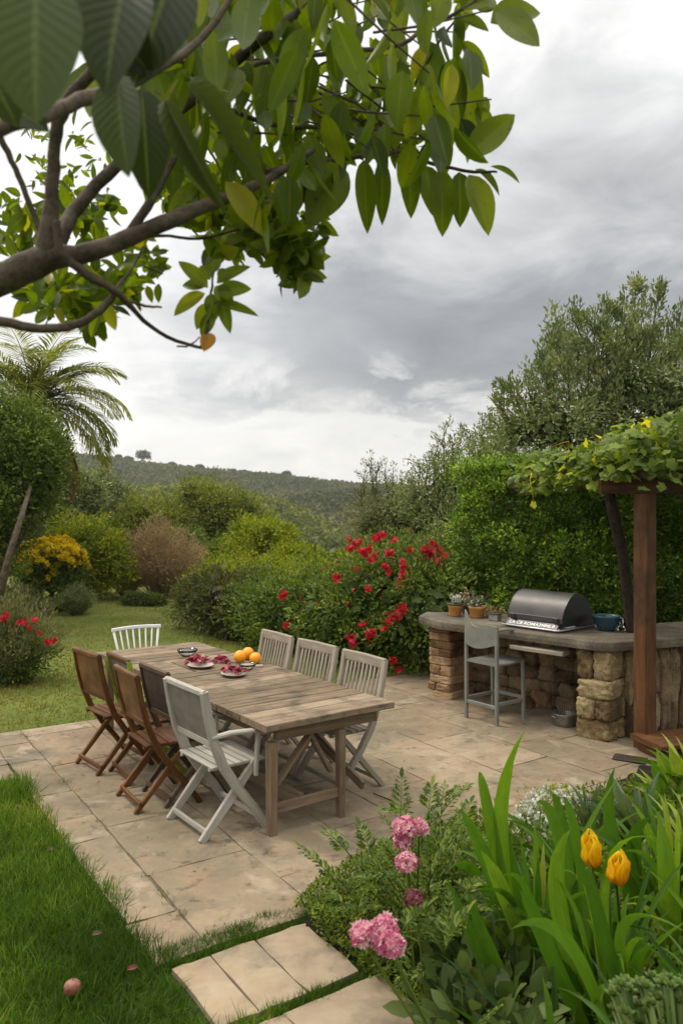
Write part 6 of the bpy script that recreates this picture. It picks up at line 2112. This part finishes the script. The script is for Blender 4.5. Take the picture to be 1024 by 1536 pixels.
# pink flower heads on stems with cut leaves
def pinnate(mbs, parts, p0, p1, n=8, ll=.07, arch=.06):
    """a compound leaf: thin stalk with paired pointed leaflets"""
    p0, p1 = np.array(p0, float), np.array(p1, float)
    m = (p0 + p1) / 2 + (0, 0, arch)
    pts = [(1 - s) ** 2 * p0 + 2 * s * (1 - s) * m + s * s * p1 for s in np.linspace(0, 1, 7)]
    mbs.tube(pts, list(np.linspace(.0035, .0012, 7)), 5)
    ptsA = np.array(pts)
    s = np.repeat(np.linspace(.25, .97, n), 2); sg = np.tile([-1, 1], n)
    q = np.stack([np.interp(s * 6, np.arange(7), ptsA[:, i]) for i in range(3)], 1)
    tq = nrm(p1 - p0)
    sd_ = nrm(np.cross(tq, (0, 0, 1)))
    dr = nrm(tq * .7 + sd_ * sg[:, None] + rdir(len(s)) * .2)
    sz = ll * (1.15 - .7 * s) * U(.8, 1.2, len(s))
    parts.append(scatter(T_LEAF, q, dr, rdir(len(s)) * .3 + (0, 0, 1), sz, sz * .8))
    for k_ in (.35, .6):    # secondary lobes
        parts.append(scatter(T_LEAF, q + dr * (sz * k_)[:, None], nrm(dr + tq * .9), rdir(len(s)) * .3 + (0, 0, 1), sz * .45, sz * .4))
        parts.append(scatter(T_LEAF, q + dr * (sz * k_)[:, None], nrm(dr - tq * .3), rdir(len(s)) * .3 + (0, 0, 1), sz * .42, sz * .36))
    parts.append(scatter(T_LEAF, p1[None], tq[None], np.array([[0, 0, 1.0]]), np.array([ll * .8]), np.array([ll * .7])))


def umbel(label, foot, heads, mat='pink', leaves_=(), name='pink_flower', nfl=170):
    foot = np.array(foot, float)
    t = thing(name, label, 'flower', tuple(foot), 0, 'pink flowers in the bed')
    ms, parts = MB(), []
    for (px, py, d, r_, mt) in heads:
        c = np.array(P(px, py, d)) - foot
        m_ = c * .5 + (0, .04, .03)
        ms.tube([(0, 0, 0), m_, c * .85 + (0, 0, -.0), c - (0, 0, r_ * .5)], [.006, .005, .004, .004], 7)
        r_ = r_ * .88
        d_ = rdir(nfl * 2); d_ = d_[d_[:, 2] > -.55][:nfl]
        n = len(d_)
        lump = 1 + .18 * fnoise(d_, 3.0, U(0, 9))
        q = c + d_ * r_ * (lump * U(.78, 1.02, n))[:, None] * (1, 1, .88)
        V, Fc, rn = scatter(T_FLOWER, q, rdir(n), d_ + rdir(n) * .35, .013 * U(.7, 1.2, n))
        V2, F2, r2 = scatter(T_KITE, c + d_ * r_ * .3, d_, rdir(n), r_ * .62, .006, np.full(n, .1))
        V, Fc, rn = merge([(V, Fc, rn), (V2, F2, r2)])
        build_np('flower_head', V, Fc, M[mt], t, rn)
    for (a, b) in leaves_:
        pinnate(ms, parts, np.array(a) - foot, np.array(b) - foot)
    ms.build('stem', M['lf_bed'], t)
    if parts:
        V, Fc, rn = merge(parts)
        build_np('leaves', V, Fc, M['lf_bed'], t, rn)
    return t


umbel('double pink flower head lowest of all, over the stone path', (.42, 2.55, .02), [(546, 1403, 2.35, .045, 'pink'), (577, 1393, 2.38, .045, 'pink'), (585, 1418, 2.33, .046, 'pink')], leaves_=[((.40, 2.6, .25), (.5, 2.5, .5))])
umbel('highest pink flower head, in front of the paving near the table', (.33, 3.4, .02), [(607, 1243, 3.2, .055, 'pink'), (628, 1241, 3.22, .042, 'pink'), (604, 1262, 3.2, .038, 'pink')], leaves_=[((.33, 3.4, .3), (.1, 3.35, .62)), ((.33, 3.4, .35), (.5, 3.3, .75))])
umbel('smaller pale pink flower head just below the highest one', (.32, 3.3, .02), [(609, 1294, 3.05, .046, 'pink')])
umbel('faded dusky flower head in the middle of the bed foliage', (.36, 3.2, .02), [(620, 1348, 2.9, .036, 'dusky')], nfl=110)

# ferny cut-leaved plant spreading over the paving edge
foot = np.array([.45, 3.55, .02])
t = thing('ferny_plant', 'tall cut-leaved green plant reaching over the edge of the paving', 'plant', tuple(foot))
ms, parts = MB(), []
arms_ = [((510, 1330, 3.7), (452, 1272, 3.75)), ((530, 1290, 3.7), (490, 1248, 3.8)), ((560, 1290, 3.6), (540, 1240, 3.7)), ((600, 1240, 3.8), (602, 1168, 3.9)), ((640, 1230, 3.8), (648, 1178, 3.9)), ((690, 1240, 3.9), (705, 1205, 4.0)), ((650, 1290, 3.6), (690, 1230, 3.6)), ((520, 1360, 3.5), (492, 1345, 3.5)), ((600, 1300, 3.4), (570, 1262, 3.4)), ((640, 1330, 3.3), (672, 1268, 3.3)), ((620, 1220, 4.0), (575, 1212, 4.1)), ((660, 1200, 4.1), (700, 1180, 4.2)), ((600, 1400, 3.0), (640, 1360, 3.0)), ((690, 1350, 3.1), (720, 1320, 3.2)), ((670, 1420, 2.7), (700, 1370, 2.7)), ((660, 1260, 3.7), (730, 1262, 3.7))]
for a, b in arms_:
    a, b = np.array(P(*a)) - foot, np.array(P(*b)) - foot
    a[2] = max(a[2], .08); b[2] = max(b[2], .1)
    ms.tube([(0, 0, 0), a * (.5, .5, .7), a], [.006, .0045, .0035], 6)
    pinnate(ms, parts, a, b, 8, .075, .02)
    for s_ in (.45, .7, .9):
        q = a * s_
        for _ in range(3): pinnate(ms, parts, q, q + nrm(rdir(1)[0] + (0, 0, .5)) * U(.1, .2), 6, .05, .02)
ms.build('stems', M['lf_bed'], t)
V, Fc, rn = merge(parts)
build_np('leaves', V, Fc, M['lf_bed'], t, rn)

# dark broad-leaved undergrowth in the bed
def undergrowth(name, label, blobs, n, per, sz, mat, T=T_LEAF, cr=.09, cat='plant', **kw):
    V, Fc, rn = leaf_cloud(blobs, n, per, sz, cr, T, low=-.8, **kw)
    t = thing(name, label, cat, (blobs[0][0], blobs[0][1], 0))
    b = np.array([blobs[0][0], blobs[0][1], 0])
    build_np('foliage', V - b, Fc, M[mat], t, rn)
    mb = MB()
    for q in blob_points(blobs, 14, .5)[0]:
        mb.tube([(0, 0, 0), (q - b) * (.5, .5, .6), q - b], [.006, .005, .003], 5)
    mb.build('stems', M['lf_bed'], t)
    return t


undergrowth('broad_leaved_plant', 'dark broad-leaved plant under the pink flowers at the bottom of the bed', [(.52, 2.75, .16, .2, .3, .22), (.6, 3.2, .15, .22, .3, .24), (.42, 3.3, .1, .14, .2, .14)], 100, 7, .11, 'lf_broad', out=.8)
undergrowth('broad_leaved_plant', 'grey green broad-leaved plant at bottom centre between pink flowers and sword leaves', [(.58, 2.5, .14, .2, .25, .22), (.62, 2.2, .12, .2, .2, .2)], 60, 7, .12, 'lf_broad', out=.8)
undergrowth('leafy_filler', 'fine leafy green plant filling the bed behind the pink flowers', [(.62, 3.75, .16, .3, .3, .24), (.85, 4.1, .14, .3, .3, .2), (1.1, 4.35, .14, .35, .3, .2)], 420, 12, .035, 'lf_bed', cr=.07)
undergrowth('leafy_filler', 'fine leafy green plant deep in the bed to the right', [(1.4, 3.6, .16, .5, .5, .3), (1.9, 4.3, .14, .5, .4, .26), (2.4, 4.8, .14, .5, .4, .26), (1.2, 2.9, .14, .5, .5, .24)], 460, 12, .04, 'lf_bed', cr=.09)
undergrowth('leafy_filler', 'low leafy plant along the paving edge by the drain cover', [(2.05, 5.35, .08, .3, .2, .14), (1.75, 5.25, .08, .3, .2, .13), (2.5, 5.6, .08, .3, .2, .12)], 220, 12, .032, 'lf_cover', cr=.06)
for (bl, n, l) in (([(1.32, 4.95, .14, .22, .2, .17), (1.15, 4.75, .12, .18, .16, .14)], 150, 'cushion of tiny white blossom at the edge of the paving'), ([(1.5, 5.25, .1, .2, .15, .12)], 90, 'small cushion of white blossom farther along the paving edge')):
    u = undergrowth('white_blossom_plant', l, bl, n, 12, .022, 'lf_lime', cr=.05)
    b = (bl[0][0], bl[0][1], 0)
    blossoms(u, b, bl, n, .011, 'white_fl', 9, .03, name='white_flowers', low=.0, mult=1)
# succulent
base = np.array([1.02, 2.25, 0.0])
t = thing('succulent', 'pale grey green fleshy rosette plant in the bottom right corner', 'succulent', tuple(base))
ms, parts = MB(), []
for (px, py, d, r_) in [(U(915, 1060), U(1462, 1560), U(2.05, 2.4), U(.02, .03)) for _ in range(90)] + [(925, 1462, 2.3, .03), (960, 1480, 2.25, .035), (1000, 1455, 2.3, .035), (940, 1500, 2.2, .03), (1015, 1480, 2.2, .03)]:
    if py < 1462 + abs(px - 985) * .15: py += 20
    c = np.array(P(px, py, d)) - base
    c[2] = max(c[2], .2)
    ms.tube([(0, 0, 0), c * (.6, .6, .6), c], [.007, .006, .005], 6)
    n = 16
    k_ = np.arange(n)
    a = k_ * 2.4
    e = .1 + 1.2 * (k_ / n)
    dr = np.c_[np.cos(a) * np.cos(e), np.sin(a) * np.cos(e), np.sin(e)]
    T = grid_leaf(4, 4, -.25, .12, .34)
    V, Fc, rn = scatter(T, np.tile(c, (n, 1)), dr, np.tile([[0, 0, 1.0]], (n, 1)) + dr * -.6, r_ * (1 - .35 * k_ / n), rnd=np.clip(.5 + .3 * k_ / n + U(-.25, .25, n), 0, 1))
    parts.append((V, Fc, rn))
V, Fc, rn = merge(parts)
build_np('leaves', V, Fc, M['lf_succ'], t, rn, smooth=True)
ms.build('stems', M['lf_succ'], t)

# creeping ground cover beside the path
pts = rpts(60000, -.35, 1.4, 2.2, 5.2)
ga = (pts - A0) @ AD; gb = (pts - A0) @ AU
pp, qq = pq(pts)
w_ = .70 + .06 * fnoise(np.c_[pts, pts[:, :1] * 0], 4)
sdc = sdist(pts, BED)
kp = ((sdc > -1.3) & (sdc < .03) & (pts[:, 0] < .95) & (gb > .71)) | ((sdc > -.3) & (sdc < .3) & (gb > .705) & (gb < 1.15) & (pp < -.12)) | (pp < -.16 + .06 * fnoise(np.c_[pts, pts[:, :1] * 0], 5) + np.clip((qq - .8) * .6, 0, .5)) & ((gb > w_) | ((ga > .5) & (gb > w_ + .03))) & (gb < 1.25)
pts = pts[kp]
n = len(pts)
z = .03 + np.clip(-(sdc[kp] - .1) * .4, 0, .06) + .05 * (U(0, 1, n)) * np.clip(.6 + fnoise(np.c_[pts, pts[:, :1] * 0], 6), .2, 1.4)
V, Fc, rn = scatter(T_KITE, np.c_[pts, z], rdir(n) + (0, 0, .4), rdir(n) * .6 + (0, 0, 1), .026 * U(.6, 1.3, n), rnd=np.clip(U(0, .9, n), 0, 1))
tag(build_np('ground_cover', V, Fc, M['lf_cover'], rnd=rn), 'low bright green ground cover creeping beside the stone path', 'ground cover', kind='stuff')
# fallen things in the grass
p = G(109, 1481, .06)
t = thing('fallen_fruit', 'pinkish red round fruit lying in the grass', 'fruit', (p[0], p[1], .025))
o = MB().rock((0, 0, .034), (.072, .07, .066), .3, 9, 2.2, .06).build('fruit', plain('fruit_skin', (.26, .10, .06), .5, var=.3, scale=25), t)
MB().tube([(0, 0, .066), (.006, .003, .08)], [.002, .0015], 6).build('stalk', M['bark'], t)
for (px, py, l) in ((138, 1403, 'small tan fallen petal in the grass above the fruit'), (191, 1455, 'pinkish fallen leaf in the grass right of the fruit'), (70, 1275, 'pale fallen leaf half hidden in the grass near the left edge')):
    p = G(px, py, .07)
    V, Fc, rn = scatter(grid_leaf(6, 4, .35, .6, .22, .05), np.array([[0, 0, 0.0]]), np.array([[.9, .3, .25]]), np.array([[.1, -.8, 1]]), np.array([.05]), np.array([.05]), np.array([U(.3, 1)]))
    o = build_np('fallen_leaf', V, Fc, M['lf_vdead'] if px != 191 else M['dusky'], None, rn)
    o.location = p
    tag(o, l, 'leaf', 'fallen leaves in the grass')
mb = MB()
a, b = G(560, 1190, .03), G(612, 1222, .03)
mb.tube([a, (a + b) / 2 + (.02, .02, .01), b], [.004, .005, .003], 6)
tag(mb.build('twig', M['bark_dark']), 'thin dark fallen twig on the paving right of the table', 'twig')

for (x, y, l) in ((2.75, 4.6, 'dense'), (3.2, 5.3, 'dense'), (2.3, 3.6, 'dense'), (3.5, 4.4, 'dense'), (2.9, 3.4, 'dense'), (1.9, 2.6, 'dense')):
    strap('iris_clump', 'sword-leaved clump on the outer side of the bed, beyond the right edge of the photo', (x, y, .02), rclump(x, y, 12, .6, .38, .045, .5), group='outer clumps beyond the right edge')
undergrowth('leafy_filler', 'fine leafy green plant covering the outer side of the bed', [(3.0, 4.4, .1, .9, .9, .2), (4.0, 5.2, .08, .9, .8, .2), (2.3, 3.0, .08, .8, .8, .2), (3.6, 3.4, .08, .9, .9, .18)], 420, 14, .06, 'lf_bed', cr=.14)
n = 150
c_ = np.array([pat(U(-.1, 4.2), U(-.25, 5.5), .028) for _ in range(n)])
c_ = c_[sdist(c_[:, :2], BED) > -.02]
n = len(c_)
V, Fc, rn = scatter(T_LEAF, c_, np.c_[RNG.normal(size=(n, 2)), np.zeros(n)], np.c_[RNG.normal(size=(n, 2)) * .25, np.ones(n)], U(.012, .034, n))
tag(build_np('leaf_litter', V, Fc, M['lf_vdead'], rnd=rn), 'small dry leaf scraps scattered over the paving', 'leaf litter', kind='stuff')
